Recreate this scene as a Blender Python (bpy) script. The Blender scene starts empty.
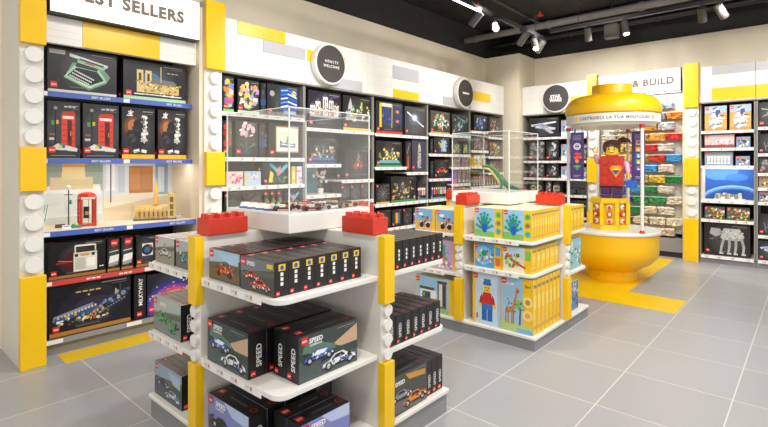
import bpy, bmesh, math, random
from mathutils import Vector, Matrix

sc = bpy.context.scene
COL = sc.collection
PI = math.pi

# ---------------------------------------------------------------- camera
F, HX, HY = 483.0, 384.0, 164.0            # focal length and horizon of the photograph, in pixels of 768 x 427
YAW = math.radians(41.6)                   # viewing direction, counted from the +X axis (along the long shelf wall)
EYE = 1.5
cd = bpy.data.cameras.new('camera'); cam = bpy.data.objects.new('camera', cd); COL.objects.link(cam)
cam.location = (0, 0, EYE); cam.rotation_euler = (PI/2, 0, YAW - PI/2)
cd.sensor_width = 36; cd.lens = 36*F/768; cd.shift_y = (HY - 213.5)/768; cd.clip_end = 60
sc.camera = cam

# ---------------------------------------------------------------- view, world and lamps
sc.view_settings.view_transform = 'Standard'; sc.view_settings.look = 'None'
sc.view_settings.gamma = 1; sc.view_settings.use_curve_mapping = False
sc.view_settings.exposure = 0.47
try:
    sc.cycles.max_bounces = 12; sc.cycles.transmission_bounces = 10; sc.cycles.transparent_max_bounces = 24
    sc.cycles.caustics_refractive = False; sc.cycles.caustics_reflective = False
    sc.cycles.sample_clamp_indirect = 6.0
except Exception:
    pass
world = bpy.data.worlds.new('ambient_fill'); sc.world = world; world.use_nodes = True
bgn = world.node_tree.nodes['Background']; bgn.inputs[0].default_value = (1.0, 0.97, 0.93, 1); bgn.inputs[1].default_value = 0.85  # even fill light added from the open sides behind the camera

def lamp(name, loc, target, watts, size, cone=130, color=(1, 0.965, 0.915)):
    l = bpy.data.lights.new(name, 'SPOT'); l.energy = watts; l.shadow_soft_size = size
    l.spot_size = math.radians(cone); l.spot_blend = 0.6; l.color = color
    o = bpy.data.objects.new(name, l); COL.objects.link(o); o.location = loc
    o.rotation_euler = (Vector(target) - Vector(loc)).to_track_quat('-Z', 'Y').to_euler()
    return o
for x in (0.7, 2.2, 3.7, 5.2, 6.7):        # track lamps that wash the long wall
    lamp('spot_lamp', (x, 2.75, 3.42), (x + 0.3, 4.5, 1.55), 40 if x < 3 else 56, 0.07, 115)
for y in (-0.6, 0.8, 2.2, 3.4):            # track lamps that wash the short wall
    lamp('spot_lamp', (7.1, y, 3.42), (8.8, y, 1.55), 62 if y != 2.2 else 105, 0.07, 115)
for x, y in ((0.4, 0.9), (1.7, 0.6), (3.2, 0.6), (4.7, 0.4), (6.0, 0.4), (3.1, 2.3)):   # lamps over the gondolas and aisle
    lamp('spot_lamp', (x, y, 3.42), (x + 0.5, y + 0.5, 0.3), 100, 0.10, 140)
for x in (2.4, 4.6, 6.6): lamp('spot_lamp', (x, 1.2, 3.45), (x + .5, 4.9, 3.35), 46, 0.07, 75)     # unseen extra lamps, added to brighten the upper cream walls
for y in (.4, 2.6): lamp('spot_lamp', (5.4, y, 3.45), (9.3, y + .3, 3.35), 50, 0.07, 75)  # likewise added, for the short wall
lamp('spot_lamp', (5.6, 3.06, 3.30), (3.3, 0.6, 0.2), 300, 0.045, 100)     # the lamp that faces the lens

# ---------------------------------------------------------------- colours and materials
def lin(c):
    return c/12.92 if c <= 0.04045 else ((c + 0.055)/1.055)**2.4
def hx(s):
    s = s.lstrip('#')
    if len(s) == 3: s = ''.join(ch*2 for ch in s)
    return tuple(lin(int(s[i:i+2], 16)/255) for i in (0, 2, 4))

def mat(name, color, rough=0.5, noise=0.06, scale=8.0, metal=0.0, spec=0.5, bump=0.0, trans=None, ior=1.45, coat=0.0):
    m = bpy.data.materials.new(name); m.use_nodes = True
    nt = m.node_tree; b = nt.nodes['Principled BSDF']
    b.inputs['Roughness'].default_value = rough; b.inputs['Metallic'].default_value = metal
    b.inputs['Specular IOR Level'].default_value = spec
    if coat: b.inputs['Coat Weight'].default_value = coat
    c = hx(color) if isinstance(color, str) else color
    tc = nt.nodes.new('ShaderNodeTexCoord'); n = nt.nodes.new('ShaderNodeTexNoise')
    n.inputs['Scale'].default_value = scale; n.inputs['Detail'].default_value = 4
    nt.links.new(tc.outputs['Object'], n.inputs['Vector'])
    r = nt.nodes.new('ShaderNodeValToRGB')
    r.color_ramp.elements[0].position = 0.3; r.color_ramp.elements[1].position = 0.7
    r.color_ramp.elements[0].color = (*[v*(1 - noise) for v in c], 1)
    r.color_ramp.elements[1].color = (*[min(1, v*(1 + noise)) for v in c], 1)
    nt.links.new(n.outputs['Fac'], r.inputs['Fac']); nt.links.new(r.outputs['Color'], b.inputs['Base Color'])
    if bump:
        bp = nt.nodes.new('ShaderNodeBump'); bp.inputs['Strength'].default_value = bump; bp.inputs['Distance'].default_value = 0.002
        nt.links.new(n.outputs['Fac'], bp.inputs['Height']); nt.links.new(bp.outputs['Normal'], b.inputs['Normal'])
    return m

def emit(name, color, strength):
    m = bpy.data.materials.new(name); m.use_nodes = True
    b = m.node_tree.nodes['Principled BSDF']; c = hx(color)
    b.inputs['Base Color'].default_value = (*c, 1); b.inputs['Emission Color'].default_value = (*c, 1)
    b.inputs['Emission Strength'].default_value = strength; b.inputs['Roughness'].default_value = 0.4
    return m

def clear(name, tint, rough=0.0, face=0.018, edge=0.30):
    """clear acrylic sheet: mostly see-through, reflecting more at grazing angles"""
    m = bpy.data.materials.new(name); m.use_nodes = True
    nt = m.node_tree; nt.nodes.remove(nt.nodes['Principled BSDF']); out = nt.nodes['Material Output']
    t = nt.nodes.new('ShaderNodeBsdfTransparent'); t.inputs[0].default_value = (*tint, 1)
    g = nt.nodes.new('ShaderNodeBsdfGlossy'); g.inputs['Roughness'].default_value = rough
    mx = nt.nodes.new('ShaderNodeMixShader'); lw = nt.nodes.new('ShaderNodeLayerWeight'); lw.inputs[0].default_value = 0.25
    mr = nt.nodes.new('ShaderNodeMapRange'); mr.inputs['To Min'].default_value = face; mr.inputs['To Max'].default_value = edge
    nt.links.new(lw.outputs['Facing'], mr.inputs['Value']); nt.links.new(mr.outputs[0], mx.inputs[0])
    nt.links.new(t.outputs[0], mx.inputs[1]); nt.links.new(g.outputs[0], mx.inputs[2]); nt.links.new(mx.outputs[0], out.inputs[0])
    return m

M = {}
M['white'] = mat('white_laminate', '#E0DCD3', 0.45, 0.015, 3)
M['bright'] = mat('white_plastic', '#E9E7E1', 0.35, 0.012, 6)
M['cream'] = mat('cream_paint', '#EADFC8', 0.85, 0.03, 2)
M['yellow'] = mat('yellow_plastic', '#F4C40A', 0.32, 0.03, 5)
M['yellowg'] = mat('glossy_yellow', '#F2BC08', 0.36, 0.02, 2)
M['red'] = mat('red_plastic', '#C9331C', 0.3, 0.04, 6)
M['greytile'] = mat('grey_brick_tile', '#B9BABF', 0.45, 0.02, 4)
M['skirt'] = mat('grey_plinth', '#8B8B8C', 0.5, 0.03, 4)
M['dark'] = mat('dark_shelving', '#34312E', 0.6, 0.06, 5)
M['steel'] = mat('grey_upright', '#8C8983', 0.5, 0.04, 5)
M['ceil'] = mat('black_ceiling', '#2A2826', 0.8, 0.2, 3)
M['blackmetal'] = mat('black_metal', '#1C1B1A', 0.45, 0.1, 9)
M['duct'] = mat('painted_duct', '#6E6B67', 0.6, 0.08, 6)
M['lampmetal'] = mat('spot_body', '#3E3B38', 0.4, 0.06, 9)
M['wood'] = mat('pale_wood', '#E4D6BC', 0.55, 0.05, 4)
M['sign'] = emit('backlit_sign', '#FFFDF8', 0.55)
M['bulb'] = emit('lamp_lens', '#FFF4DE', 22)
M['led'] = emit('led_line', '#F4F0FF', 6)
M['lettering'] = mat('taupe_lettering', '#75675A', 0.6, 0.03, 6)
M['blackpl'] = mat('black_plastic', '#1B1B1D', 0.35, 0.08, 9)
M['disc'] = mat('charcoal_disc', '#3F3C3B', 0.6, 0.04, 5)
M['acrylic'] = clear('clear_acrylic', (0.992, 0.995, 0.993))
M['acrylicedge'] = mat('acrylic_edge', '#EDF3F1', 0.25, 0.02, 9)
M['bin'] = clear('clear_bin', (0.99, 0.99, 0.99), 0.15, 0.015, 0.2)

def mat_print():
    m = bpy.data.materials.new('printed_card'); m.use_nodes = True
    nt = m.node_tree; b = nt.nodes['Principled BSDF']
    a = nt.nodes.new('ShaderNodeAttribute'); a.attribute_name = 'Col'
    nt.links.new(a.outputs['Color'], b.inputs['Base Color'])
    n = nt.nodes.new('ShaderNodeTexNoise'); n.inputs['Scale'].default_value = 14
    mr = nt.nodes.new('ShaderNodeMapRange'); mr.inputs['To Min'].default_value = 0.24; mr.inputs['To Max'].default_value = 0.4
    nt.links.new(n.outputs['Fac'], mr.inputs['Value']); nt.links.new(mr.outputs[0], b.inputs['Roughness'])
    return m
M['print'] = mat_print()

def mat_floor():
    m = bpy.data.materials.new('grey_floor_tile'); m.use_nodes = True
    nt = m.node_tree; b = nt.nodes['Principled BSDF']; N = nt.nodes.new; L = nt.links.new
    tc = N('ShaderNodeTexCoord'); mp = N('ShaderNodeMapping'); T = 0.635
    mp.inputs['Location'].default_value = (-(4.40 - 20*T)/T, -(0.38 - 20*T)/T, 0); mp.inputs['Scale'].default_value = (1/T, 1/T, 1)
    L(tc.outputs['Object'], mp.inputs['Vector'])
    br = N('ShaderNodeTexBrick'); br.offset = 0; br.squash = 1
    br.inputs['Scale'].default_value = 1; br.inputs['Mortar Size'].default_value = 0.006; br.inputs['Mortar Smooth'].default_value = 0.1
    br.inputs['Brick Width'].default_value = 1; br.inputs['Row Height'].default_value = 1; br.inputs['Bias'].default_value = 0
    br.inputs['Color1'].default_value = (*hx('#A0A1A3'), 1); br.inputs['Color2'].default_value = (*hx('#A6A7A9'), 1)
    br.inputs['Mortar'].default_value = (*hx('#D5CFC6'), 1)
    L(mp.outputs[0], br.inputs['Vector'])
    n = N('ShaderNodeTexNoise'); n.inputs['Scale'].default_value = 1.6; n.inputs['Detail'].default_value = 6; n.inputs['Roughness'].default_value = 0.6
    L(tc.outputs['Object'], n.inputs['Vector'])
    mr = N('ShaderNodeMapRange'); mr.inputs['To Min'].default_value = 0.93; mr.inputs['To Max'].default_value = 1.06
    L(n.outputs['Fac'], mr.inputs['Value'])
    mx = N('ShaderNodeMix'); mx.data_type = 'RGBA'; mx.blend_type = 'MULTIPLY'; mx.inputs[0].default_value = 1
    L(br.outputs['Color'], mx.inputs[6]); L(mr.outputs[0], mx.inputs[7]); L(mx.outputs[2], b.inputs['Base Color'])
    r2 = N('ShaderNodeMapRange'); r2.inputs['To Min'].default_value = 0.24; r2.inputs['To Max'].default_value = 0.42
    L(n.outputs['Fac'], r2.inputs['Value']); L(r2.outputs[0], b.inputs['Roughness'])
    return m
M['floor'] = mat_floor()
M['floory'] = mat('yellow_floor_tile', '#EDC414', 0.32, 0.03, 3)

# ---------------------------------------------------------------- mesh helpers
class MB:
    def __init__(s): s.v = []; s.f = []; s.c = []
    def poly(s, pts, col=(1, 1, 1)):
        i = len(s.v); s.v += [tuple(p) for p in pts]; s.f.append(tuple(range(i, i + len(pts)))); s.c.append(col)
    def box(s, x0, x1, y0, y1, z0, z1, col=(1, 1, 1), cols=None):
        i = len(s.v)
        s.v += [(x0, y0, z0), (x1, y0, z0), (x1, y1, z0), (x0, y1, z0), (x0, y0, z1), (x1, y0, z1), (x1, y1, z1), (x0, y1, z1)]
        fs = [(0, 1, 5, 4), (1, 2, 6, 5), (2, 3, 7, 6), (3, 0, 4, 7), (4, 5, 6, 7), (3, 2, 1, 0)]     # front right back left top bottom
        for k, q in enumerate(fs):
            s.f.append(tuple(i + j for j in q)); s.c.append(cols[k] if cols else col)
        return s
    def cone(s, a, b, r0, r1, n=16, col=(1, 1, 1), cap=True):
        a, b = Vector(a), Vector(b); d = (b - a).normalized()
        u = d.orthogonal().normalized(); w = d.cross(u); i = len(s.v)
        for p, r in ((a, r0), (b, r1)):
            for k in range(n):
                t = 2*PI*k/n; s.v.append(tuple(p + u*math.cos(t)*r + w*math.sin(t)*r))
        for k in range(n):
            q = (k + 1) % n; s.f.append((i + k, i + q, i + n + q, i + n + k)); s.c.append(col)
        if cap:
            s.f.append(tuple(i + k for k in reversed(range(n)))); s.c.append(col)
            s.f.append(tuple(i + n + k for k in range(n))); s.c.append(col)
        return s
    def tube(s, a, b, r, n=12, col=(1, 1, 1)): return s.cone(a, b, r, r, n, col)
    def lathe(s, prof, n=48, c=(0, 0, 0), col=(1, 1, 1), sy=1.0):
        i = len(s.v); m = len(prof)
        for r, z in prof:
            for k in range(n):
                t = 2*PI*k/n; s.v.append((c[0] + r*math.cos(t), c[1] + r*sy*math.sin(t), c[2] + z))
        for j in range(m - 1):
            for k in range(n):
                q = (k + 1) % n
                s.f.append((i + j*n + k, i + j*n + q, i + (j + 1)*n + q, i + (j + 1)*n + k)); s.c.append(col)
        if prof[0][0] > 1e-6: s.f.append(tuple(i + k for k in reversed(range(n)))); s.c.append(col)
        if prof[-1][0] > 1e-6: s.f.append(tuple(i + (m - 1)*n + k for k in range(n))); s.c.append(col)
        return s
    def ball(s, c, r, col=(1, 1, 1), n=16, sx=1, sy=1, sz=1):
        m = n//2; i = len(s.v)
        for j in range(m + 1):
            a = -PI/2 + PI*j/m
            for k in range(n):
                t = 2*PI*k/n
                s.v.append((c[0] + r*sx*math.cos(a)*math.cos(t), c[1] + r*sy*math.cos(a)*math.sin(t), c[2] + r*sz*math.sin(a)))
        for j in range(m):
            for k in range(n):
                q = (k + 1) % n; s.f.append((i + j*n + k, i + j*n + q, i + (j + 1)*n + q, i + (j + 1)*n + k)); s.c.append(col)
        return s
    def prism(s, pts, z0, z1, col=(1, 1, 1)):
        n = len(pts); i = len(s.v)
        s.v += [(x, y, z0) for x, y in pts] + [(x, y, z1) for x, y in pts]
        for k in range(n):
            q = (k + 1) % n; s.f.append((i + k, i + q, i + n + q, i + n + k)); s.c.append(col)
        s.f.append(tuple(i + k for k in reversed(range(n)))); s.c.append(col)
        s.f.append(tuple(i + n + k for k in range(n))); s.c.append(col)
        return s
    def mesh(s, name, m, smooth=False):
        me = bpy.data.meshes.new(name); me.from_pydata(s.v, [], s.f)
        at = me.color_attributes.new('Col', 'FLOAT_COLOR', 'CORNER')
        buf = []
        for f, c in zip(s.f, s.c): buf += [c[0], c[1], c[2], 1.0]*len(f)
        at.data.foreach_set('color', buf)
        me.materials.append(m if not isinstance(m, str) else M[m])
        if smooth:
            bm = bmesh.new(); bm.from_mesh(me); bmesh.ops.remove_doubles(bm, verts=bm.verts, dist=1e-5)
            for f in bm.faces: f.smooth = True
            for e in bm.edges:
                if len(e.link_faces) == 2 and e.calc_face_angle(0) > math.radians(38): e.smooth = False
            bm.to_mesh(me); bm.free()
        me.update()
        return me
    def build(s, name, m, parent=None, smooth=False, bevel=0.0, seg=2):
        o = bpy.data.objects.new(name, s.mesh(name, m, smooth)); COL.objects.link(o)
        if parent: o.parent = parent
        if bevel:
            md = o.modifiers.new('edge', 'BEVEL'); md.width = bevel; md.segments = seg; md.limit_method = 'ANGLE'; md.angle_limit = math.radians(50)
        return o

def link_copy(src, parent=None, loc=None, rotz=None):
    o = src.copy(); COL.objects.link(o)
    if parent: o.parent = parent
    if loc is not None: o.location = loc
    if rotz is not None: o.rotation_euler = (0, 0, rotz)
    return o
def copy_tree(o, parent=None):
    c = o.copy(); COL.objects.link(c)
    if parent: c.parent = parent
    for ch in [x for x in bpy.data.objects if x.parent == o]: copy_tree(ch, c)
    return c
USED = {}
def fit(label):
    for a, b in ((' picturing a ', ' with '), (' picturing ', ' with '), ('best sellers bay', 'bay'), (' set from', ' from')):
        if len(label.split()) > 16: label = label.replace(a, b)
    return label
def tag(o, label, cat, group=None):
    label = fit(label); n = len(label.split())
    if not 4 <= n <= 16: print('LABEL LENGTH', n, label)
    if label in USED: print('LABEL TWICE', label)
    USED[label] = 1
    o['label'] = label; o['category'] = cat
    if group: o['group'] = group
    return o
def empty(name, loc, rotz=0.0):
    o = bpy.data.objects.new(name, None); COL.objects.link(o); o.location = loc; o.rotation_euler = (0, 0, rotz); o.empty_display_size = 0.1
    return o
def struct(o): o['kind'] = 'structure'; return o

# pixel helpers: a point of the photograph laid onto a real plane of the room
def _k(px):
    t = (px - HX)/F; c, s_ = math.cos(YAW), math.sin(YAW)
    return c + s_*t, s_ - c*t
def x_at(px, Y):
    a, b = _k(px); return Y*a/b
def y_at(px, X):
    a, b = _k(px); return X*b/a

# ---------------------------------------------------------------- lettering
_tc = {}
def glyphs(s, track=1.0, bold=0.0):
    key = (s, track, bold)
    if key not in _tc:
        cu = bpy.data.curves.new('letters', 'FONT'); cu.body = s; cu.size = 1; cu.resolution_u = 3
        cu.space_character = track; cu.offset = bold; cu.fill_mode = 'FRONT'
        ob = bpy.data.objects.new('letters', cu); COL.objects.link(ob)
        me = bpy.data.meshes.new_from_object(ob)
        ps = [[(me.vertices[i].co.x, me.vertices[i].co.y) for i in p.vertices] for p in me.polygons]
        bpy.data.objects.remove(ob); bpy.data.meshes.remove(me); bpy.data.curves.remove(cu)
        xs = [x for p in ps for x, y in p]; x0, x1 = min(xs), max(xs)
        cap = 0.70
        _tc[key] = ([[((x - x0)/cap, y/cap) for x, y in p] for p in ps], (x1 - x0)/cap)
    return _tc[key]

def split_words(ps, gap=.55):
    ps = sorted(ps, key=lambda p: min(x for x, y in p)); out, edge = [], None
    for p in ps:
        a, b = min(x for x, y in p), max(x for x, y in p)
        if edge is None or a - edge > gap: out.append([])
        out[-1].append(p); edge = b if edge is None else max(edge, b)
    return out

# ---------------------------------------------------------------- flat art printed on a face
class Art:
    """a list of coloured shapes in 0..1 face coordinates"""
    def __init__(s, w, h): s.w = w; s.h = h; s.ops = []; s.rnd = random.Random(5)
    def P(s, pts, c): s.ops.append((pts, hx(c) if isinstance(c, str) else c))
    def R(s, x0, y0, x1, y1, c): s.P([(x0, y0), (x1, y0), (x1, y1), (x0, y1)], c)
    def E(s, x, y, r, c, ry=None, n=14):        # r in units of the face height
        a = s.h/s.w; ry = ry or r
        s.P([(x + r*a*math.cos(2*PI*k/n), y + ry*math.sin(2*PI*k/n)) for k in range(n)], c)
    def L(s, x0, y0, x1, y1, t, c):             # a bar, thickness in units of the face height
        X0, X1, Y0, Y1 = x0*s.w, x1*s.w, y0*s.h, y1*s.h; l = math.hypot(X1 - X0, Y1 - Y0) or 1
        nx, ny = -(Y1 - Y0)/l*t*s.h/2, (X1 - X0)/l*t*s.h/2
        s.P([((X0 - nx)/s.w, (Y0 - ny)/s.h), ((X1 - nx)/s.w, (Y1 - ny)/s.h), ((X1 + nx)/s.w, (Y1 + ny)/s.h), ((X0 + nx)/s.w, (Y0 + ny)/s.h)], c)
    def T(s, txt, x, y, cap, c, bold=0.02, track=1.0, maxw=None, vert=False):   # cap height in face heights (or widths when vertical)
        ps, wd = glyphs(txt, track, bold)
        if vert:
            k = cap*s.w
            if maxw and wd*k > maxw*s.h: k = maxw*s.h/wd
            for p in ps: s.P([(x - q[1]*k/s.w, y + q[0]*k/s.h) for q in p], c)
        else:
            k = cap*s.h
            if maxw and wd*k > maxw*s.w: k = maxw*s.w/wd
            for p in ps: s.P([(x + q[0]*k/s.w, y + q[1]*k/s.h) for q in p], c)
    def B(s, n, x, y, cap, c, maxw=1.0, vert=False):          # n dashes standing for lettering too small to read
        for k in range(n):
            a, b = maxw*(k + .06)/n, maxw*(k + .8)/n
            if vert: s.R(x - cap*.7, y + a, x, y + b, c)
            else: s.R(x + a, y, x + b, y + cap*.7, c)
    def logo(s, x, y, side):                    # side in units of the face height
        a = s.h/s.w; s.R(x, y, x + side*a, y + side, '#E3201B')
        ps, wd = glyphs('LEGO', 0.95, 0.03); k = side*s.h*0.8/wd
        for p in ps: s.P([(x + side*a*0.1 + q[0]*k/s.w, y + side*0.36 + q[1]*k/s.h) for q in p], '#FFFFFF')
    def pile(s, x0, y0, x1, y1, cols, n=40, seed=1, shape='blob', size=0.1):
        rd = random.Random(seed)
        for i in range(n):
            for _ in range(8):
                u, v = rd.random(), rd.random()
                if shape == 'blob' and (u - .5)**2 + (v - .5)**2 > .25: continue
                if shape == 'tri' and abs(u - .5) > .5*(1 - v): continue
                if shape == 'diag' and abs(u - v) > .28: continue
                if shape == 'towers' and v > (.35 + .6*abs(math.sin(u*9 + seed))): continue
                break
            sx = size*(0.4 + rd.random())*s.h/s.w; sy = size*(0.35 + 0.8*rd.random())
            x, y = x0 + (x1 - x0)*u, y0 + (y1 - y0)*v
            c = cols[int(rd.random()*len(cols)) % len(cols)]
            if rd.random() < .4: s.E(x, y, size*.5, c, n=8)
            else: s.P([(x - sx/2, y - sy/2), (x + sx/2, y - sy/2*rd.random()), (x + sx/2, y + sy/2), (x - sx/2*rd.random(), y + sy/2)], c)
    def car(s, x, y, k, c, c2='#20222A', flip=1):     # k = length in face heights
        a = s.h/s.w*k*flip; f = lambda p: [(x + u*a, y + v*k) for u, v in p]
        s.P(f([(-.52, .05), (-.5, .15), (-.3, .2), (-.14, .31), (.12, .32), (.3, .21), (.5, .16), (.54, .06)]), c)
        s.P(f([(-.22, .2), (-.11, .285), (.09, .29), (.2, .2)]), c2)
        s.P(f([(-.54, .03), (-.5, .08), (.5, .08), (.58, .03)]), c2)
        s.P(f([(-.56, .24), (-.52, .29), (-.36, .29), (-.38, .25)]), c2)
        s.P(f([(.2, .17), (.48, .13), (.5, .09), (.24, .09)]), '#F2F2F0')
        for u in (-.33, .34):
            s.E(x + u*a, y + .07*k, .105*k, '#101114'); s.E(x + u*a, y + .07*k, .055*k, '#C9CCD2')
    def place(s, mb, o, U, V, N, w, h):
        o, U, V, N = Vector(o), Vector(U), Vector(V), Vector(N)
        for i, (pts, c) in enumerate(s.ops):
            off = N*(0.0003 + 0.000012*i)
            q = [(min(max(x, 0.004), 0.996), min(max(y, 0.004), 0.996)) for x, y in pts]
            mb.poly([o + U*(x*w) + V*(y*h) + off for x, y in q], c)

# ---------------------------------------------------------------- box designs: (description, body colour, art)
DES = {}
def des(key, desc, bg, side=None, stripe=None, logo='bl', spine=None, top=None, spinecol='#E8E6E2', seal=False):
    def deco(fn):
        DES[key] = dict(desc=desc, bg=bg, side=side or bg, stripe=stripe, logo=logo, fn=fn, spine=spine, top=top, spinecol=spinecol, seal=seal)
        return fn
    return deco
K = '#1B1A1C'; KS = '#121214'
GREENS = ['#3E8E41', '#7DBB57', '#2E6B38', '#A9CF8A']

@des('typewriter', 'black box picturing a green typewriter', '#232326')
def _(A):
    A.E(.52, .5, .42, '#34373B', .3); A.E(.5, .5, .3, '#454A4F', .22)
    A.P([(.22, .34), (.58, .1), (.84, .3), (.9, .46), (.72, .74), (.34, .7)], '#6E927A'); A.P([(.22, .36), (.58, .14), (.84, .34), (.72, .62), (.36, .64)], '#A3C9AC')
    A.P([(.27, .4), (.57, .2), (.8, .36), (.7, .55), (.4, .6)], '#1A1D1F')
    for k in range(3):
        for m in range(11): A.E(.31 + .026*m + .035*k, .405 - .0165*m + .058*k, .02, '#D5DAD4', n=6)
    A.L(.42, .28, .62, .17, .03, '#D5DAD4'); A.P([(.38, .62), (.7, .56), (.74, .7), (.42, .78)], '#2A2E30'); A.P([(.4, .72), (.8, .6), (.84, .68), (.44, .82)], '#8FB79A')
    A.P([(.28, .84), (.86, .66), (.88, .72), (.3, .91)], '#C9CCCA'); A.L(.44, .8, .8, .69, .04, '#26282B'); A.E(.27, .87, .05, '#2A2A2C'); A.E(.89, .68, .05, '#2A2A2C'); A.L(.52, .73, .66, .69, .03, '#B23A30')
    A.R(.02, .86, .24, .95, '#B9B5A8'); A.R(0, 0, 1, .06, '#CFCEC9')
@des('cathedral', 'black box picturing a sandy gothic cathedral', '#1C1C20', stripe='#A7D3AE')
def _(A):
    A.E(.45, .5, .4, '#2B4055', .3); A.E(.42, .5, .28, '#4A6E8E', .24)
    for x in (.2, .33): A.R(x, .2, x + .1, .78, '#D9BE7E'); A.R(x + .03, .5, x + .07, .7, '#57431F')
    A.R(.28, .2, .88, .45, '#CFB06C'); A.P([(.4, .45), (.86, .42), (.8, .56), (.45, .6)], '#6C6F70')
    A.L(.58, .5, .58, .92, .03, '#B9A776'); A.pile(.2, .15, .92, .5, ['#E7D29A', '#B4904C', '#8B6A31', '#F0E2B8', '#5F7F4A'], 60, 3, 'any', .06)
    A.L(.16, .15, .92, .15, .03, '#EDE7DA'); A.B(3, .68, .76, .03, '#B9B3A6', .2)
@des('phonebox', 'black box with a red telephone box', '#26262A')
def _(A):
    A.E(.55, .5, .38, '#3A3A40', .3)
    A.P([(.42, .22), (.84, .18), (.84, .78), (.42, .76)], '#D9402B'); A.P([(.4, .74), (.86, .77), (.82, .84), (.46, .82)], '#C23522')
    A.R(.46, .7, .8, .75, '#F1DDD3'); A.P([(.6, .24), (.74, .22), (.74, .68), (.6, .68)], '#5A1B14')
    for k in range(4): A.L(.46, .3 + .1*k, .57, .3 + .1*k, .015, '#8E281B'); A.L(.76, .3 + .1*k, .82, .29 + .1*k, .015, '#8E281B')
    A.R(.66, .4, .72, .48, '#C98A3A'); A.R(.63, .3, .69, .5, '#2A1512')
    A.L(.24, .24, .24, .86, .016, '#090909'); A.E(.24, .88, .03, '#8C8C88')
    A.R(.12, .58, .2, .66, '#3F9C46'); A.R(.26, .6, .33, .67, '#E3B22C'); A.R(.06, .4, .22, .44, '#8C5A30'); A.R(.05, .32, .2, .36, '#C9C6BE')
    A.P([(.05, .16), (.9, .12), (.92, .18), (.3, .26)], '#D8D6D0'); A.E(.42, .22, .04, '#3FA24C'); A.E(.48, .21, .03, '#2E6FC1'); A.E(.38, .2, .03, '#E5C434')
    A.B(3, .5, .9, .035, '#C9C7C2', .38); A.L(.1, .05, .85, .05, .012, '#8C8A86')
@des('astronaut', 'black box with a seated figure', '#17161A', stripe='#F2B31C')
def _(A):
    A.E(.36, .6, .24, '#3A241C', .28); A.E(.34, .62, .17, '#6E4026', .2); A.E(.33, .64, .1, '#B0703C', .13)
    A.pile(.2, .2, .66, .62, ['#2A2A30', '#17171B', '#3A3A42', '#0E0E10'], 50, 8, 'blob', .14); A.E(.5, .68, .1, '#17171B')
    A.P([(.64, .76), (.72, .8), (.75, .56), (.68, .3), (.62, .34), (.67, .56)], '#C9C7C3'); A.pile(.6, .3, .78, .84, ['#EDEBE7', '#B4B2AE', '#6A6866', '#D9D7D3'], 34, 9, 'any', .06)
    A.L(.35, .14, .52, .17, .06, '#E9E7E3'); A.L(.58, .16, .74, .14, .06, '#DBD8D2')
    A.T('*', .18, .78, .16, '#E4E1DC'); A.L(.14, .84, .32, .84, .02, '#E4E1DC')
@des('radio', 'black box picturing a cream portable radio', '#19181A', stripe='#A8743A')
def _(A):
    A.E(.5, .45, .4, '#4A1D1E', .3); A.L(.12, .42, .4, .46, .05, '#8C2C2E'); A.L(.15, .5, .4, .44, .02, '#D9696B')
    A.R(.42, .14, .84, .68, '#DAD8CC'); A.R(.42, .6, .84, .66, '#C7C3B4'); A.R(.45, .2, .63, .52, '#BDBBAE'); A.R(.66, .26, .81, .5, '#EFEDE4')
    A.L(.45, .68, .45, .88, .04, '#C9C6B9'); A.L(.81, .7, .81, .88, .04, '#C9C6B9'); A.L(.45, .87, .81, .87, .05, '#E5E2D6')
    A.R(.44, .56, .5, .64, '#2B2B2B'); A.R(.74, .56, .8, .64, '#2B2B2B'); A.R(.54, .57, .7, .63, '#D4963C'); A.B(2, .88, .2, .05, '#E8E4DC', .09)
@des('greyslim', 'narrow white keyboard box', '#1A1A1D', stripe='#A8743A', logo='tm')
def _(A): A.P([(.1, .24), (.9, .3), (.95, .5), (.2, .46)], '#E8E6E0'); A.P([(.1, .24), (.9, .3), (.85, .18), (.1, .15)], '#9C9A95'); A.L(.15, .58, .9, .62, .03, '#C7C4BD')
@des('camera', 'black box picturing a small white camera', '#17171A', stripe='#A8743A')
def _(A): A.R(.3, .35, .85, .75, '#DAD8D3'); A.E(.56, .54, .18, '#23242A'); A.E(.56, .54, .1, '#3E5F86'); A.R(.36, .75, .55, .85, '#33343A'); A.R(.68, .62, .8, .7, '#C94A32')
@des('train', 'wide black box picturing a blue steam train', '#17161C', stripe='#B47B33')
def _(A):
    A.E(.5, .5, .6, '#221F2E', .32); A.E(.55, .48, .4, '#322D45', .2)
    A.P([(.04, .3), (.5, .44), (.52, .56), (.05, .4)], '#7C8DA8'); A.P([(.05, .28), (.6, .38), (.6, .5), (.06, .36)], '#2A4E9A')
    A.P([(.58, .38), (.9, .54), (.93, .7), (.82, .7), (.6, .54)], '#26365E'); A.L(.62, .5, .9, .66, .05, '#3D5C9E')
    A.pile(.56, .36, .96, .72, ['#1E2740', '#2F4478', '#454E68', '#12141C', '#8C94A8', '#C6B27A'], 70, 14, 'diag', .075)
    for k in range(9): A.E(.64 + .034*k, .36 + .022*k, .045, '#14161E'); A.E(.64 + .034*k, .36 + .022*k, .022, '#7A8090')
    A.E(.9, .64, .09, '#2C3140'); A.E(.9, .64, .05, '#7E8798'); A.L(.86, .7, .86, .84, .03, '#3A3F50'); A.L(.8, .66, .8, .76, .025, '#C6B27A')
    for k in range(12): A.R(.09 + .04*k, .34 + .012*k, .112 + .04*k, .385 + .012*k, '#E8C977')
    A.pile(.08, .2, .7, .38, ['#D9A441', '#B8482F', '#E8D9B8', '#4A7A44', '#2F4F8F', '#8C6A42', '#EDEAE4'], 60, 2, 'any', .055)
    A.B(4, .3, .8, .035, '#D6B45C', .32); A.E(.46, .73, .02, '#D6B45C')
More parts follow.
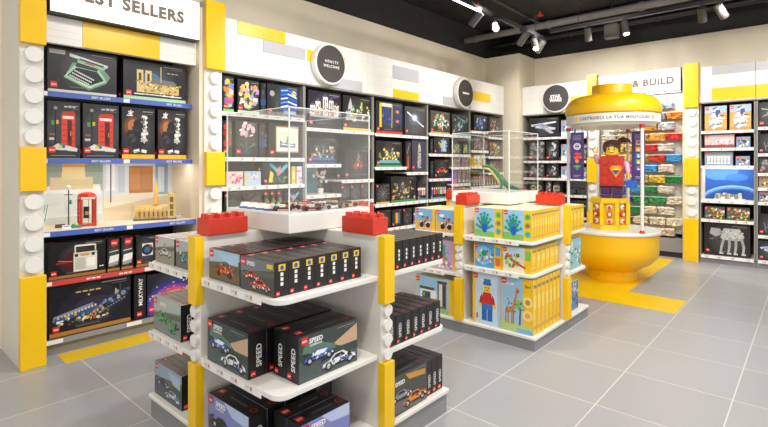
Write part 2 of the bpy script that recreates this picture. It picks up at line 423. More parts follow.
@des('galaxy', 'dark box picturing a swirling purple galaxy', '#151421', spine='MILKYWAY', spinecol='#F1EFEA')
def _(A):
    for k, c in enumerate(['#1F2F6B', '#3C2F83', '#7C3A97', '#C24B6E', '#E8804A', '#5B2C86', '#20265E', '#F3C25A']):
        r = .62 - .07*k; A.E(.6, .2, r*1.35, c, r)
    rd = random.Random(4)
    for k in range(70):
        t = rd.random()*PI; r = .2 + .5*rd.random()
        A.E(.6 + .7*r*math.cos(t)*1.2, .2 + r*math.sin(t), .012 + .02*rd.random(), rd.choice(['#F7D77A', '#F29A5C', '#8CC9F0', '#E36BA0', '#4E63C9']), n=6)
def flowers(A, seed, cols, x0=.08, y0=.2, x1=.92, y1=.92):
    rd = random.Random(seed)
    for k in range(12): A.L(.5, .12, x0 + (x1 - x0)*rd.random(), y0 + (y1 - y0)*rd.random(), .018, rd.choice(GREENS))
    A.pile(x0, y0 - .05, x1, y0 + .3, GREENS, 14, seed, 'blob', .1)
    A.pile(x0, y0, x1, y1, cols, 34, seed + 1, 'blob', .14)
@des('bouquetwild', 'black box picturing a purple wildflower bouquet', '#222124', stripe='#7BC96F')
def _(A): flowers(A, 3, ['#7F6BC4', '#F0C62E', '#E9803B', '#C94C9A', '#F4F0F2', '#5D8FD6'])
@des('bouquet', 'black box picturing a peach flower bouquet', '#222124', stripe='#A9D5B5')
def _(A): flowers(A, 6, ['#F3C9A2', '#E58E5A', '#F0C545', '#B58AD0', '#EDE7E8', '#D2577E', '#F3B08A'])
@des('blackspine', 'narrow black box with a small blue motif', KS, logo=None)
def _(A): A.E(.5, .4, .16, '#2B4A73', .1); A.R(.3, .65, .7, .75, '#4C5563')
@des('painting', 'black box picturing a blue and yellow painting', '#242326')
def _(A):
    A.R(.4, .18, .95, .92, '#1C3F94'); A.E(.84, .76, .1, '#F0CB3A')
    for k in range(5): A.L(.42, .3 + .13*k, .66, .38 + .12*k, .045, ['#D6E6F2', '#5C9BD8', '#F0E9C2', '#3B7AC9', '#8FC0E6'][k]); A.L(.64, .38 + .12*k, .93, .3 + .11*k, .045, ['#5C9BD8', '#E8EDF0', '#2F66BA', '#D9E6C9', '#3B7AC9'][k])
    A.R(.5, .1, .9, .2, '#A9C7DE'); A.P([(.2, .1), (.3, .5), (.36, .12)], '#3F5C3F'); A.E(.15, .7, .09, '#9FA3A6')
@des('roses', 'black box picturing red roses', '#242123')
def _(A): A.L(.5, .1, .5, .6, .03, '#3E7A3C'); A.pile(.1, .25, .9, .9, ['#C8322B', '#9C2420', '#E2594B', '#3E7A3C'], 26, 4, 'blob', .16)
@des('orchid', 'black box picturing a pale pink orchid', '#262426')
def _(A):
    A.R(.4, .08, .62, .24, '#2F3F66'); A.L(.5, .2, .42, .7, .015, '#5F8A4C'); A.L(.42, .7, .7, .88, .015, '#5F8A4C')
    A.pile(.25, .55, .8, .95, ['#F3DCDD', '#E9B9C2', '#FAF2EE', '#D890A0'], 20, 5, 'blob', .13)
    A.P([(.5, .22), (.2, .4), (.16, .34)], '#3F6E4A'); A.P([(.5, .22), (.85, .42), (.88, .34)], '#4C7D55')
@des('wavebox', 'black box picturing a cream framed seascape', '#262528', spine='-', logo='bl')
def _(A):
    A.R(.2, .16, .92, .92, '#C9A868'); A.R(.23, .2, .89, .88, '#F0EADB'); A.R(.32, .3, .82, .78, '#E3DAC2')
    A.P([(.32, .3), (.82, .3), (.82, .45), (.7, .4), (.6, .5), (.44, .42), (.32, .52)], '#5C7796'); A.P([(.5, .42), (.62, .46), (.66, .6), (.56, .66)], '#8A97A4'); A.L(.36, .4, .78, .36, .03, '#F4F1EA')
@des('pinkflower', 'small pale box of pink flowers', '#F0D9D8', logo=None)
def _(A): A.R(0, 0, .1, 1, '#F0C342'); A.pile(.2, .15, .95, .85, ['#D86F86', '#E99BAA', '#F7EDEB', '#B84A63'], 18, 4, 'blob', .2)
@des('blueflower', 'small pale blue box of yellow flowers', '#B9CCE4', logo=None)
def _(A): A.R(0, 0, .08, 1, '#F0C342'); A.pile(.15, .4, .9, .9, ['#F0B05A', '#E9C46A', '#EFEDE8', '#8AA6D0'], 16, 9, 'blob', .18)
@des('parrot', 'black box picturing bright tropical birds', '#1C1D20', spine='-')
def _(A):
    A.P([(.5, .5), (.2, .85), (.28, .92), (.56, .62)], '#3FB3C4'); A.P([(.55, .5), (.9, .95), (.95, .78), (.66, .45)], '#57BFD0')
    A.P([(.48, .64), (.66, .78), (.62, .4), (.52, .36)], '#E07FA0'); A.P([(.52, .4), (.72, .1), (.6, .12)], '#2E8FA6'); A.P([(.2, .1), (.34, .1), (.38, .46), (.26, .6)], '#E6D64B'); A.pile(.3, .1, .95, .3, GREENS, 14, 3, 'any', .1)
@des('yellowslim', 'narrow yellow box', '#F0C22E', logo=None)
def _(A): A.R(.2, .3, .8, .7, '#F7E9B2')
@des('pinkbox', 'narrow pink box with floral sides', '#F0DDE4', logo=None)
def _(A): A.pile(.1, .1, .9, .9, ['#D886A2', '#F7EFF0', '#C75C86', '#E3B8C8'], 14, 6, 'any', .14)
@des('darkred', 'dark grey box with a red strip', '#3A3838')
def _(A): A.R(0, .2, 1, .34, '#B5473C'); A.pile(.2, .4, .9, .9, ['#5A5A5C', '#6F7174', '#2A2A2C'], 18, 6, 'blob', .14)
@des('gardenbox', 'dark green parrot motif box', '#22262A', logo='tl')
def _(A): A.pile(.1, .1, .9, .7, ['#D6C83F', '#5E9C4A', '#2C6F8F', '#B7B640'], 22, 7, 'tri', .15)
@des('modhouse', 'black box picturing white corner town houses', '#1F1C22', stripe='#2A2A2E')
def _(A):
    for k, (x, t) in enumerate(((.06, .6), (.22, .72), (.44, .86), (.62, .78), (.78, .66))):
        A.R(x, .34, x + .14, t, ['#E9E7E0', '#D9D6CE', '#F2F0EA', '#E4DFD3', '#EDEAE3'][k]); A.R(x + .03, .42, x + .06, t - .06, '#4A4246'); A.R(x + .085, .42, x + .115, t - .06, '#5B4C4A'); A.P([(x - .01, t), (x + .15, t), (x + .07, t + .1)], '#57506A')
    A.R(.24, .36, .34, .48, '#E0873A'); A.R(.66, .36, .76, .5, '#C95A3C'); A.R(.05, .3, .93, .35, '#C9C5BE'); A.pile(.06, .36, .93, .72, ['#D9D4C8', '#8C8078', '#5B4C4A', '#C9BBA4', '#F2F0EA', '#3E373A', '#C9824A'], 90, 31, 'towers', .055); A.E(.8, .9, .1, '#4A3A6A', .05)
@des('modtown', 'black box picturing a grey spired town', '#1E1E20', stripe='#E9BC45')
def _(A):
    A.P([(.14, .34), (.36, .34), (.32, .7), (.25, .95), (.18, .7)], '#B9BBBD'); A.pile(.1, .3, .95, .75, ['#C9CACB', '#8E9193', '#E8D35A', '#6FA84C', '#4A4D50', '#ECEBE7'], 60, 12, 'towers', .08)
    A.L(.08, .32, .95, .32, .03, '#D6D4CE'); A.R(.62, .6, .68, .85, '#A9C93E')
@des('castlebrown', 'black box picturing a tan harbour castle', '#23252B', stripe='#32538C')
def _(A): A.pile(.08, .16, .92, .8, ['#C9A874', '#8C6A42', '#E6D2A4', '#5A6E8E', '#3F5F8C', '#A58454', '#D8C9A8'], 70, 3, 'towers', .1); A.P([(.05, .14), (.95, .14), (.9, .24), (.1, .24)], '#3E73A8')
@des('redship', 'black box picturing a red ship', '#232325')
def _(A): A.P([(.45, .6), (.56, .6), (.52, .95)], '#8C8E92'); A.P([(.3, .4), (.72, .42), (.62, .58), (.42, .6)], '#B23A30'); A.pile(.3, .3, .7, .8, ['#B23A30', '#7E7F83', '#C9C6C0', '#3A3A3E'], 26, 4, 'tri', .09); A.R(.1, .12, .9, .16, '#57565A')
@des('blackplain', 'faintly printed black box', '#232224', logo='tl')
def _(A): A.pile(.15, .15, .85, .7, ['#3C3C40', '#55565A', '#2C2C30', '#6A6B70'], 24, 5, 'blob', .13)
@des('goalframe', 'black box with yellow goal frame', '#20212A', stripe='#C9352A')
def _(A):
    A.P([(.12, .2), (.2, .2), (.2, .95), (.12, .95)], '#F0C22E'); A.R(.2, .84, .6, .95, '#E8E4D4'); A.R(.22, .3, .58, .82, '#2D3F72'); A.L(.58, .2, .6, .95, .05, '#B59A48')
    A.R(.66, .3, .95, .9, '#2B366B'); A.E(.8, .72, .08, '#E8923A', .05); A.E(.8, .42, .08, '#D97A34', .05); A.pile(.22, .26, .58, .6, ['#3F5AA8', '#24305E', '#5D78C0'], 14, 3, 'any', .1)
@des('rocket', 'black box picturing a white spacecraft in starlight', '#3A3A3E')
def _(A): A.E(.45, .58, .3, '#5C6472', .22); A.E(.45, .62, .16, '#A9BEDC', .12); A.L(.1, .8, .9, .34, .055, '#E9EEF4'); A.L(.3, .68, .86, .38, .03, '#8FA6C4'); A.E(.46, .62, .07, '#FFFFFF')
@des('yellowcastle', 'black box picturing a golden castle', '#1E1E20', stripe='#2F8F4C')
def _(A): A.pile(.12, .16, .9, .8, ['#E8BC34', '#C99322', '#F3DA7C', '#3F73A8', '#7C8E5A', '#EDE7CE'], 70, 21, 'towers', .1); A.P([(.05, .14), (.95, .14), (.85, .26), (.15, .26)], '#6FA6B4')
@des('darkspine', 'narrow black box with an orange flame', '#1D1A1A')
def _(A): A.P([(.3, .1), (.7, .1), (.6, .5), (.4, .55)], '#C2562C'); A.L(.3, .6, .7, .9, .02, '#9A9AA0')
@des('towerbox', 'tall dark box picturing a city tower', '#3A3F52')
def _(A): A.P([(.4, .12), (.66, .12), (.62, .8), (.53, .92), (.44, .8)], '#C9C0B2'); A.R(.46, .15, .53, .76, '#C98A5A'); A.pile(.35, .1, .75, .8, ['#8E9BB8', '#D0B9A0', '#4C5C86'], 24, 3, 'tri', .07)
@des('spokes', 'black box picturing a silver spoked wheel', '#252326', stripe='#C9A35A', logo='tl')
def _(A):
    for k in range(10): A.L(.5, .5, .5 + .45*math.cos(k*PI/5), .5 + .42*math.sin(k*PI/5), .014, '#9A9A9E')
@des('warriors', 'black box picturing tan fantasy warriors', '#232224', stripe='#3E8F4A')
def _(A): A.pile(.08, .14, .92, .8, ['#B99A62', '#8C7A55', '#D9C9A4', '#5A5A5A', '#6F7B88', '#E3B34A'], 60, 10, 'towers', .11)
@des('minifigs', 'black box picturing a row of tiny bright figures', '#1E2024', stripe='#35A5C2')
def _(A):
    for k, c in enumerate(['#3F6FD0', '#E0703A', '#D83A3A', '#4CB04A', '#E6E2DC', '#E8A0B4', '#EADFE2']): A.R(.06 + .13*k, .26, .15 + .13*k, .52, c); A.E(.105 + .13*k, .6, .07, '#F0D29A' if k % 2 else '#E8E4DC')
@des('rainbow', 'black box with rainbow stripes', '#1C1C1E')
def _(A):
    for k, c in enumerate(['#D8382C', '#E88A2E', '#F0CF3A', '#4CA84A', '#3565C0', '#8A4AA8']): A.P([(.3 + .08*k, .2), (.38 + .08*k, .2), (.36 + .08*k, .8), (.28 + .08*k, .8)], c)
@des('tractor', 'dark box picturing a pale green buggy', '#3A3936', stripe='#C9A468')
def _(A): A.pile(.12, .2, .92, .85, ['#A9D0A4', '#DDE6D4', '#7FAE7E', '#F0F0EA', '#D97B36', '#4A4A48'], 55, 5, 'blob', .13); A.E(.3, .25, .12, '#26262A'); A.E(.7, .25, .12, '#26262A'); A.E(.6, .84, .08, '#E2812F')
@des('jet', 'black box picturing a grey teal machine', '#2B2D30', stripe='#3BB4BE')
def _(A): A.pile(.1, .2, .92, .85, ['#9AA3A8', '#5A6468', '#C9D2D4', '#2F8F98', '#3A4044'], 50, 6, 'diag', .12); A.L(.3, .9, .75, .66, .06, '#37A5B0')
@des('bluemech', 'black box picturing a blue robot', '#23252B')
def _(A): A.pile(.15, .15, .9, .88, ['#5C86C9', '#E6E9EE', '#2F56A0', '#9DB4DA', '#2A2F3A'], 46, 7, 'blob', .13)
@des('greyfigure', 'dark box picturing a grey machine', '#4A4644')
def _(A): A.pile(.12, .15, .9, .85, ['#B5ADA4', '#7C7670', '#D8CFC4', '#5A5450', '#A85A44'], 46, 8, 'any', .13)
@des('bluefig', 'black box picturing a pale blue creature', '#1F2226')
def _(A): A.P([(.45, .15), (.8, .15), (.72, .5), (.78, .85), (.5, .75)], '#A4C4E6'); A.pile(.25, .15, .85, .85, ['#A4C4E6', '#6F9CD0', '#D4E4F2', '#E0C04A'], 26, 8, 'blob', .13)
@des('limebox', 'dark box picturing a lime machine', '#35383A')
def _(A): A.pile(.08, .15, .92, .85, ['#C9DD3A', '#8FB02E', '#EAF0B0', '#4A4E4C', '#8E9290'], 40, 9, 'any', .15)
@des('redcar', 'black box picturing a red sports car', '#1E1D1F')
def _(A): A.car(.5, .26, 1.0, '#DB4330'); A.E(.5, .84, .05, '#55555A')
@des('greyslab', 'low grey machine box', '#6A6662')
def _(A): A.pile(.06, .15, .94, .85, ['#9C958C', '#C9C0B4', '#4A4644', '#B05A46'], 36, 11, 'any', .18)
@des('purplebox', 'purple box with pink side', '#5A3A9A', logo=None)
def _(A): A.R(0, 0, 1, .4, '#D04F9C'); A.E(.5, .66, .2, '#7C5AC0')
@des('yellowanimal', 'yellow animal character box', '#EAC53E')
def _(A): A.R(.08, .4, .92, .95, '#CFE0EA'); A.pile(.15, .15, .85, .8, ['#5A93C4', '#F0D25A', '#8C6A3A', '#E9E4D4'], 22, 12, 'blob', .2)
@des('thinmech', 'narrow grey machine box', '#6F6862', logo='tl')
def _(A): A.pile(.1, .1, .9, .8, ['#B0A496', '#4E4A48', '#C9564A', '#8C8A88', '#D8CFC2'], 22, 13, 'any', .14)
# --- starship style boxes of the short wall: generic craft
@des('starfighter', 'black box picturing a white winged spacecraft', '#2A2A2D')
def _(A): A.P([(.2, .5), (.86, .36), (.9, .46), (.3, .66)], '#C9CED6'); A.P([(.05, .66), (.9, .8), (.92, .72), (.1, .56)], '#DDE2E8'); A.P([(.3, .62), (.6, .6), (.84, .2), (.72, .18)], '#AEB6C2'); A.L(.12, .6, .5, .68, .05, '#5C7CB8'); A.pile(.3, .4, .7, .66, ['#F0F2F4', '#8A93A0', '#5C7CB8'], 18, 3, 'any', .07)
@des('greyhull', 'black box picturing a grey hull', '#3A393A')
def _(A): A.pile(.12, .12, .88, .88, ['#7C7C7E', '#A0A0A0', '#57575A', '#8E8C8A'], 46, 14, 'any', .16)
@des('droid', 'black box picturing a dark grey robot', '#1E1E20')
def _(A): A.pile(.3, .1, .75, .9, ['#A9AAAE', '#6C6D72', '#3C3D42', '#D0D0D2'], 34, 15, 'blob', .12); A.L(.3, .15, .22, .6, .04, '#77787C')
@des('icebox', 'pale blue snow craft box', '#8FAAC4', logo='tl')
def _(A): A.R(0, 0, 1, .3, '#E8EDF2'); A.pile(.2, .25, .85, .75, ['#D9DDE2', '#5A6878', '#AEB9C6', '#C77A4A'], 26, 16, 'any', .16)
@des('helmets', 'black box of tan helmets', '#26241F')
def _(A): A.E(.3, .45, .24, '#B7A88C'); A.E(.7, .45, .24, '#8C8478'); A.R(.18, .4, .42, .5, '#2A2A2A'); A.R(.58, .4, .82, .5, '#2A2A2A')
@des('mecharmour', 'sandy armoured robot box', '#D9A860', side='#2A2624', logo='tl')
def _(A):
    A.R(0, .72, 1, 1, '#A9C2DA'); A.R(0, 0, 1, .12, '#C98F4A'); A.pile(.22, .1, .82, .9, ['#F2F0EA', '#E4E6EA', '#C4CAD2', '#7C8796', '#3F4A5C'], 56, 17, 'blob', .13); A.P([(.48, .66), (.74, .7), (.7, .84), (.52, .84)], '#3F5AA8'); A.L(.2, .14, .45, .3, .09, '#8C99A8')
@des('pinkcraft', 'pale pink box picturing a flat white craft', '#D9B6B2', logo='tl')
def _(A): A.R(0, 0, 1, .25, '#8C4A46'); A.P([(.2, .35), (.95, .5), (.9, .62), (.5, .62)], '#E6E2DE'); A.pile(.25, .25, .9, .6, ['#F0ECE8', '#A89A98', '#C25A4E'], 22, 4, 'any', .12)
@des('troops', 'blue grey box picturing rows of white troopers', '#8E9CAA', logo='tl')
def _(A):
    for k in range(7): A.R(.1 + .12*k, .12, .18 + .12*k, .5, '#E9E9E6'); A.E(.14 + .12*k, .6, .1, '#DCDCDA'); A.R(.1 + .12*k, .3, .18 + .12*k, .34, '#3A3A40')
@des('smallcraft', 'small orange blue craft box', '#7E96B0', logo='tl')
def _(A): A.pile(.1, .12, .92, .85, ['#D98A3A', '#3F5F94', '#E9E4DA', '#2F3644', '#C9A05A'], 26, 18, 'blob', .2)
@des('greyship', 'black box picturing a long grey starship', '#2C2B2D')
def _(A): A.P([(.1, .4), (.95, .62), (.95, .72), (.4, .6)], '#8E8E90'); A.L(.1, .75, .9, .62, .03, '#C9C9C9'); A.pile(.3, .42, .9, .66, ['#B4B4B4', '#77777A', '#55565A'], 20, 19, 'any', .07)
@des('walker', 'large black box picturing a grey four-legged machine', '#201F20')
def _(A):
    A.P([(.36, .56), (.44, .86), (.78, .86), (.88, .62), (.8, .5), (.45, .5)], '#B4B5B4'); A.P([(.12, .68), (.16, .86), (.36, .84), (.38, .66), (.26, .58)], '#A2A3A2'); A.R(.34, .7, .42, .78, '#8A8B8A')
    for x, d in ((.44, -.05), (.56, .0), (.7, .0), (.82, .05)): A.L(x, .56, x + d, .3, .07, '#9C9D9C'); A.L(x + d, .32, x + d - .02, .1, .06, '#AEAFAE'); A.L(x + d - .05, .09, x + d + .04, .09, .05, '#C4C5C4')
    A.pile(.42, .54, .84, .84, ['#CFCFCD', '#8E8F8E', '#77787A', '#BDBDBB'], 40, 20, 'any', .05); A.L(.12, .5, .24, .53, .02, '#77787A'); A.L(.18, .48, .18, .56, .02, '#77787A')
@des('comicbox', 'colourful box picturing small vehicles', '#55524E', logo='tl')
def _(A): A.pile(.05, .08, .95, .85, ['#D98A3A', '#C23F32', '#E8C94A', '#4A7A94', '#E9E4DA', '#3A3432', '#6A9A5A'], 44, 22, 'any', .18)
@des('desertcraft', 'tan box picturing a grey desert craft', '#A58C62', logo='tl')
def _(A): A.pile(.1, .1, .9, .8, ['#D8CDB4', '#6F6A60', '#3A3630', '#C9A05A'], 26, 23, 'any', .18)
# --- racing boxes of the black gondola
def scenery(A, sky='#7E97A8', gr='#3C4038'):
    A.R(0, 0, 1, 1, gr); A.P([(0, .55), (1, .75), (1, 1), (0, 1)], sky); A.P([(0, .5), (.4, .62), (1, .68), (1, .55), (0, .42)], '#59604E')
@des('orangecar', 'boxed orange racing buggy set', '#3A3A30', side='#1F1F20', logo='tl', seal=True)
def _(A):
    scenery(A, '#9FC0D8', '#5A5340'); A.P([(.3, .85), (.95, .95), (.95, .6), (.7, .6)], '#A9CCE6'); A.P([(0, .1), (1, .05), (1, .3), (0, .4)], '#6B5A44')
    A.car(.52, .2, .95, '#D9472A'); A.pile(.2, .2, .88, .56, ['#E2562A', '#C93A22', '#F0863A', '#2A2426', '#8C2A1C'], 40, 3, 'blob', .1); A.E(.32, .25, .1, '#1A1718'); A.E(.7, .25, .12, '#1A1718')
@des('redracers', 'boxed twin red racing cars set', '#3C3D3F', side='#1A1A1C', logo='tl', seal=True, spine='-')
def _(A):
    scenery(A, '#6E7880', '#4A4C4C'); A.T('SPEED', .2, .78, .11, '#F2F2F0', .03, maxw=.3)
    A.car(.34, .36, .8, '#D93A28'); A.pile(.18, .42, .5, .56, ['#F0EEEA', '#B02A1E', '#2A2426'], 14, 5, 'any', .06); A.car(.6, .1, .98, '#E0442E'); A.pile(.4, .15, .82, .32, ['#F0EEEA', '#B02A1E', '#2A2426', '#E86A50'], 22, 6, 'any', .07); A.P([(.8, .8), (.97, .8), (.97, .93), (.8, .93)], '#E9C82E'); A.E(.45, .15, .05, '#E8B83A')
@des('policecars', 'black boxed white blue race cars', '#2C3438', side='#131315', top='#17171A', logo='tl', spine='SPEED')
def _(A):
    A.R(0, 0, 1, 1, '#38443F'); A.P([(0, 0), (1, 0), (1, .3), (0, .45)], '#4E5A58'); A.P([(.55, .6), (1, .9), (1, .5), (.7, .5)], '#C9A68A'); A.P([(.1, .9), (.6, .6), (.6, .5), (.05, .6)], '#5D7A70')
    A.T('SPEED', .16, .8, .1, '#F4F4F2', .03, maxw=.32); A.T('CHAMPIONS', .16, .73, .045, '#F4F4F2', maxw=.32)
    A.car(.32, .36, .82, '#3E6CC0'); A.P([(.2, .5), (.4, .5), (.46, .58), (.28, .6)], '#EDEFF2'); A.pile(.14, .42, .5, .56, ['#E9EBEE', '#2A4E9A', '#1A1D26'], 12, 8, 'any', .06); A.car(.66, .08, .98, '#E4E7EA'); A.pile(.46, .14, .9, .3, ['#2A2F3A', '#3E6CC0', '#F3F4F6', '#20242E', '#9AA2AC'], 26, 2, 'any', .07)
@des('purplecars', 'boxed purple and grey race cars set', '#6B72B0', side='#131315', top='#17171A', logo='tl', spine='SPEED')
def _(A):
    A.R(0, 0, 1, 1, '#7E84BE'); A.P([(0, 0), (1, 0), (1, .35), (0, .5)], '#4A4C66'); A.P([(.4, 1), (1, 1), (1, .7), (.6, .75)], '#B9C4E4')
    A.T('SPEED', .2, .8, .11, '#F4F4F2', .03, maxw=.34); A.T('CHAMPIONS', .2, .73, .045, '#F4F4F2', maxw=.34); A.car(.34, .3, .85, '#2A2B30'); A.car(.66, .08, .92, '#3A3C44'); A.pile(.4, .12, .9, .3, ['#5A5C66', '#22242A', '#B8BAC4'], 16, 2, 'any', .06)
@des('lambo', 'boxed grey sports car set', '#8A8A84', side='#26262A', top='#C9C6C0', logo='tl')
def _(A): scenery(A, '#B5B7B4', '#8C8878'); A.car(.5, .26, 1.0, '#C4C6BE'); A.E(.5, .72, .08, '#8C9A5A')
@des('rallycar', 'boxed yellow blue rally car', '#6C7274', side='#26262A', top='#C9C6C0', logo='tl')
def _(A): scenery(A, '#A4AEB4', '#5A5C58'); A.car(.5, .22, .9, '#2E7A84'); A.pile(.2, .3, .8, .6, ['#E4B83A', '#3AA0A8', '#E9E7E0'], 14, 3, 'any', .12)
@des('greencars', 'boxed twin green race trucks set', '#74807C', side='#151517', top='#B9B5AC', logo='tl', spine='SPEED')
def _(A): scenery(A, '#A9B4B4', '#77807C'); A.pile(.12, .3, .55, .62, ['#2F9A4A', '#1E6B34', '#55B86A', '#16181A'], 26, 3, 'blob', .12); A.pile(.45, .12, .92, .48, ['#2F9A4A', '#1E6B34', '#55B86A', '#16181A'], 26, 4, 'blob', .12); A.T('SPEED', .25, .78, .1, '#F0F0EE', .03, maxw=.4)
@des('greycars', 'boxed silver and black race cars set', '#6A747C', side='#151517', top='#8E8C88', logo='tl', spine='SPEED')
def _(A): scenery(A, '#8FA2B4', '#4A5058'); A.car(.32, .36, .8, '#2F3944'); A.car(.66, .1, .9, '#B4BCC4'); A.pile(.45, .14, .9, .34, ['#3A424C', '#E0E4E8', '#6A7480'], 16, 2, 'any', .07); A.P([(.5, .9), (.95, .9), (.95, .55), (.7, .6)], '#A9BACC')
@des('slimracer', 'slim black racing car box', '#202022', side='#19191B', top='#55544F', logo='tl', spine='-')
def _(A): A.car(.5, .25, .9, '#B54A3A')
@des('mclaren', 'boxed orange and grey race cars set', '#33322F', side='#19191B', top='#2A2A2C', logo='tl', spine='SPEED')
def _(A): A.R(0, 0, 1, 1, '#4A4A46'); A.P([(0, .1), (1, 0), (1, .3), (0, .35)], '#6A6A66'); A.T('SPEED', .14, .74, .1, '#F2F2F0', .03, maxw=.4); A.car(.3, .34, .8, '#8C9096'); A.car(.66, .1, .95, '#E8801E'); A.pile(.42, .16, .9, .32, ['#F0A03A', '#2A2A2C', '#C9641A'], 16, 2, 'any', .06); A.P([(.4, .95), (.95, .85), (.95, .7), (.5, .78)], '#C9913A')
@des('slimorange', 'slim black orange car box', '#202022', side='#19191B', top='#2A2A2C', logo='tl', spine='SPEED')
def _(A): A.pile(.1, .1, .9, .5, ['#F08A22', '#C9641A', '#2A2A2C'], 16, 3, 'blob', .14)
# --- yellow gondola
YB = '#F2C21C'
@des('peacock', 'yellow box picturing a teal peacock', '#9CC8E6', side=YB, top='#EFE3B4', logo='tl')
def _(A):
    A.R(0, 0, .04, 1, YB); A.R(.72, 0, 1, 1, YB); A.P([(0, 0), (.72, 0), (.72, .18), (0, .25)], '#7FB55A')
    for k in range(7):
        t = PI*(.08 + .84*k/6); A.L(.36, .25, .36 + .3*math.cos(t), .25 + .6*math.sin(t), .09, '#2E8F7A'); A.E(.36 + .28*math.cos(t), .25 + .56*math.sin(t), .07, '#4FC2B4'); A.E(.36 + .28*math.cos(t), .25 + .56*math.sin(t), .03, '#1F4FA0')
    A.E(.37, .3, .1, '#1F5FC0', .16); A.E(.37, .5, .06, '#2F7FD6')
    for k in range(3): A.E(.86, .22 + .28*k, .12, '#8CC25A'); A.E(.86, .22 + .28*k, .07, ['#3F8FD0', '#D04A3A', '#5A9A4A'][k])
@des('underwater', 'yellow box picturing a blue undersea scene', '#4FA0D8', side=YB, top='#EFE3B4', logo='tl')
def _(A): A.R(0, 0, .04, 1, YB); A.R(.74, 0, 1, 1, YB); A.E(.35, .5, .4, '#7FC4E8'); A.pile(.08, .1, .7, .75, ['#E8A03A', '#58B858', '#F0F0EA', '#D05AA0', '#2A6FB8', '#F0D04A'], 30, 6, 'blob', .12); A.E(.38, .6, .13, '#2F9A6A'); A.R(.78, .55, .96, .9, '#5AA0D0'); A.R(.78, .12, .96, .45, '#E0703A')
@des('playground', 'yellow box picturing a green dinosaur slide', '#E8E0C4', side=YB, top='#EFE3B4', logo='tl')
def _(A): A.R(0, 0, .04, 1, YB); A.R(.76, 0, 1, 1, YB); A.R(.04, .6, .76, 1, '#BFDDE8'); A.pile(.1, .2, .6, .8, ['#5AA84A', '#3F8F3A', '#8CC870', '#E8D04A', '#E04A3A'], 28, 7, 'blob', .14); A.L(.35, .45, .8, .2, .08, '#D8322C'); A.R(.8, .52, .97, .88, '#8CC25A')
@des('figurebox', 'tall yellow box picturing a toy figure', '#C9DCEC', side=YB, top='#EFE3B4', logo='tl')
def _(A):
    A.R(0, 0, .1, 1, YB); A.R(.9, 0, 1, 1, '#A9C4DE')
    A.R(.34, .08, .52, .32, '#2468B8'); A.R(.54, .08, .72, .32, '#2468B8'); A.R(.33, .3, .73, .4, '#2F78CC'); A.P([(.34, .4), (.72, .4), (.67, .62), (.39, .62)], '#C8322A')
    A.P([(.36, .6), (.28, .52), (.24, .4), (.31, .38), (.37, .46)], '#B82A24'); A.P([(.7, .6), (.78, .52), (.82, .4), (.75, .38), (.69, .46)], '#B82A24'); A.E(.27, .37, .04, '#F2C81C'); A.E(.79, .37, .04, '#F2C81C')
    A.R(.42, .62, .64, .78, '#F6D02A'); A.R(.39, .76, .68, .82, '#2468B8'); A.R(.42, .8, .66, .88, '#2A70C4'); A.E(.48, .71, .012, '#1A1A1A', n=6); A.E(.58, .71, .012, '#1A1A1A', n=6); A.L(.48, .66, .58, .66, .01, '#1A1A1A'); A.R(.14, .1, .2, .2, '#C8322A')
@des('giraffe', 'tall yellow box picturing a brown giraffe', '#9CC4E0', side=YB, top='#EFE3B4', logo='tl')
def _(A):
    A.R(0, 0, .04, 1, YB); A.R(.7, .1, 1, 1, YB); A.P([(0, 0), (1, 0), (1, .14), (0, .2)], '#B8D08A'); A.R(.5, 0, 1, .08, '#7FB8E0')
    A.P([(.16, .42), (.4, .46), (.44, .36), (.14, .32)], '#C48A4A'); A.P([(.34, .42), (.48, .74), (.53, .72), (.44, .4)], '#C48A4A'); A.P([(.46, .72), (.5, .82), (.6, .76), (.56, .71)], '#B87A3C')
    for x in (.17, .24, .36, .41): A.L(x, .36, x - .01, .14, .025, '#B87A3C')
    A.pile(.16, .32, .46, .6, ['#8A5426', '#A56A34'], 12, 4, 'any', .035); A.L(.6, .14, .62, .5, .03, '#6A4A2A'); A.pile(.5, .4, .74, .62, GREENS, 16, 5, 'blob', .07)
    A.E(.84, .58, .1, '#F7DC7A'); A.E(.84, .58, .05, '#C98A3A'); A.E(.84, .34, .1, '#F7DC7A'); A.E(.84, .34, .05, '#E8A06A'); A.T('3in1', .76, .84, .05, '#3A2A10', maxw=.2); A.B(2, .14, .86, .03, '#F7F4EA', .3)
@des('desertcar', 'yellow off-road car box', '#7FB4DC', side=YB, top='#EFE3B4', logo='tl')
def _(A): A.R(0, 0, .05, 1, YB); A.R(.86, 0, 1, 1, YB); A.P([(.05, 0), (.86, 0), (.86, .4), (.05, .5)], '#D8B070'); A.E(.3, .74, .14, '#E9EFF4', .07); A.pile(.22, .2, .8, .62, ['#E8863A', '#F0F0EA', '#3A4048', '#C9642A', '#8C99A4'], 26, 3, 'blob', .13); A.E(.34, .24, .12, '#2A2C30'); A.E(.66, .24, .12, '#2A2C30')
@des('fairground', 'lilac box picturing a fairground tower', '#C9A4D0', side=YB, top='#EFE3B4', logo='tl')
def _(A): A.R(0, 0, .06, 1, YB); A.R(.8, 0, 1, 1, YB); A.L(.4, .1, .4, .85, .12, '#4FA89A'); A.pile(.1, .08, .78, .7, ['#E8C94A', '#D86A9A', '#F0EDE8', '#5AA0C8', '#E07A3A'], 32, 5, 'tri', .11)
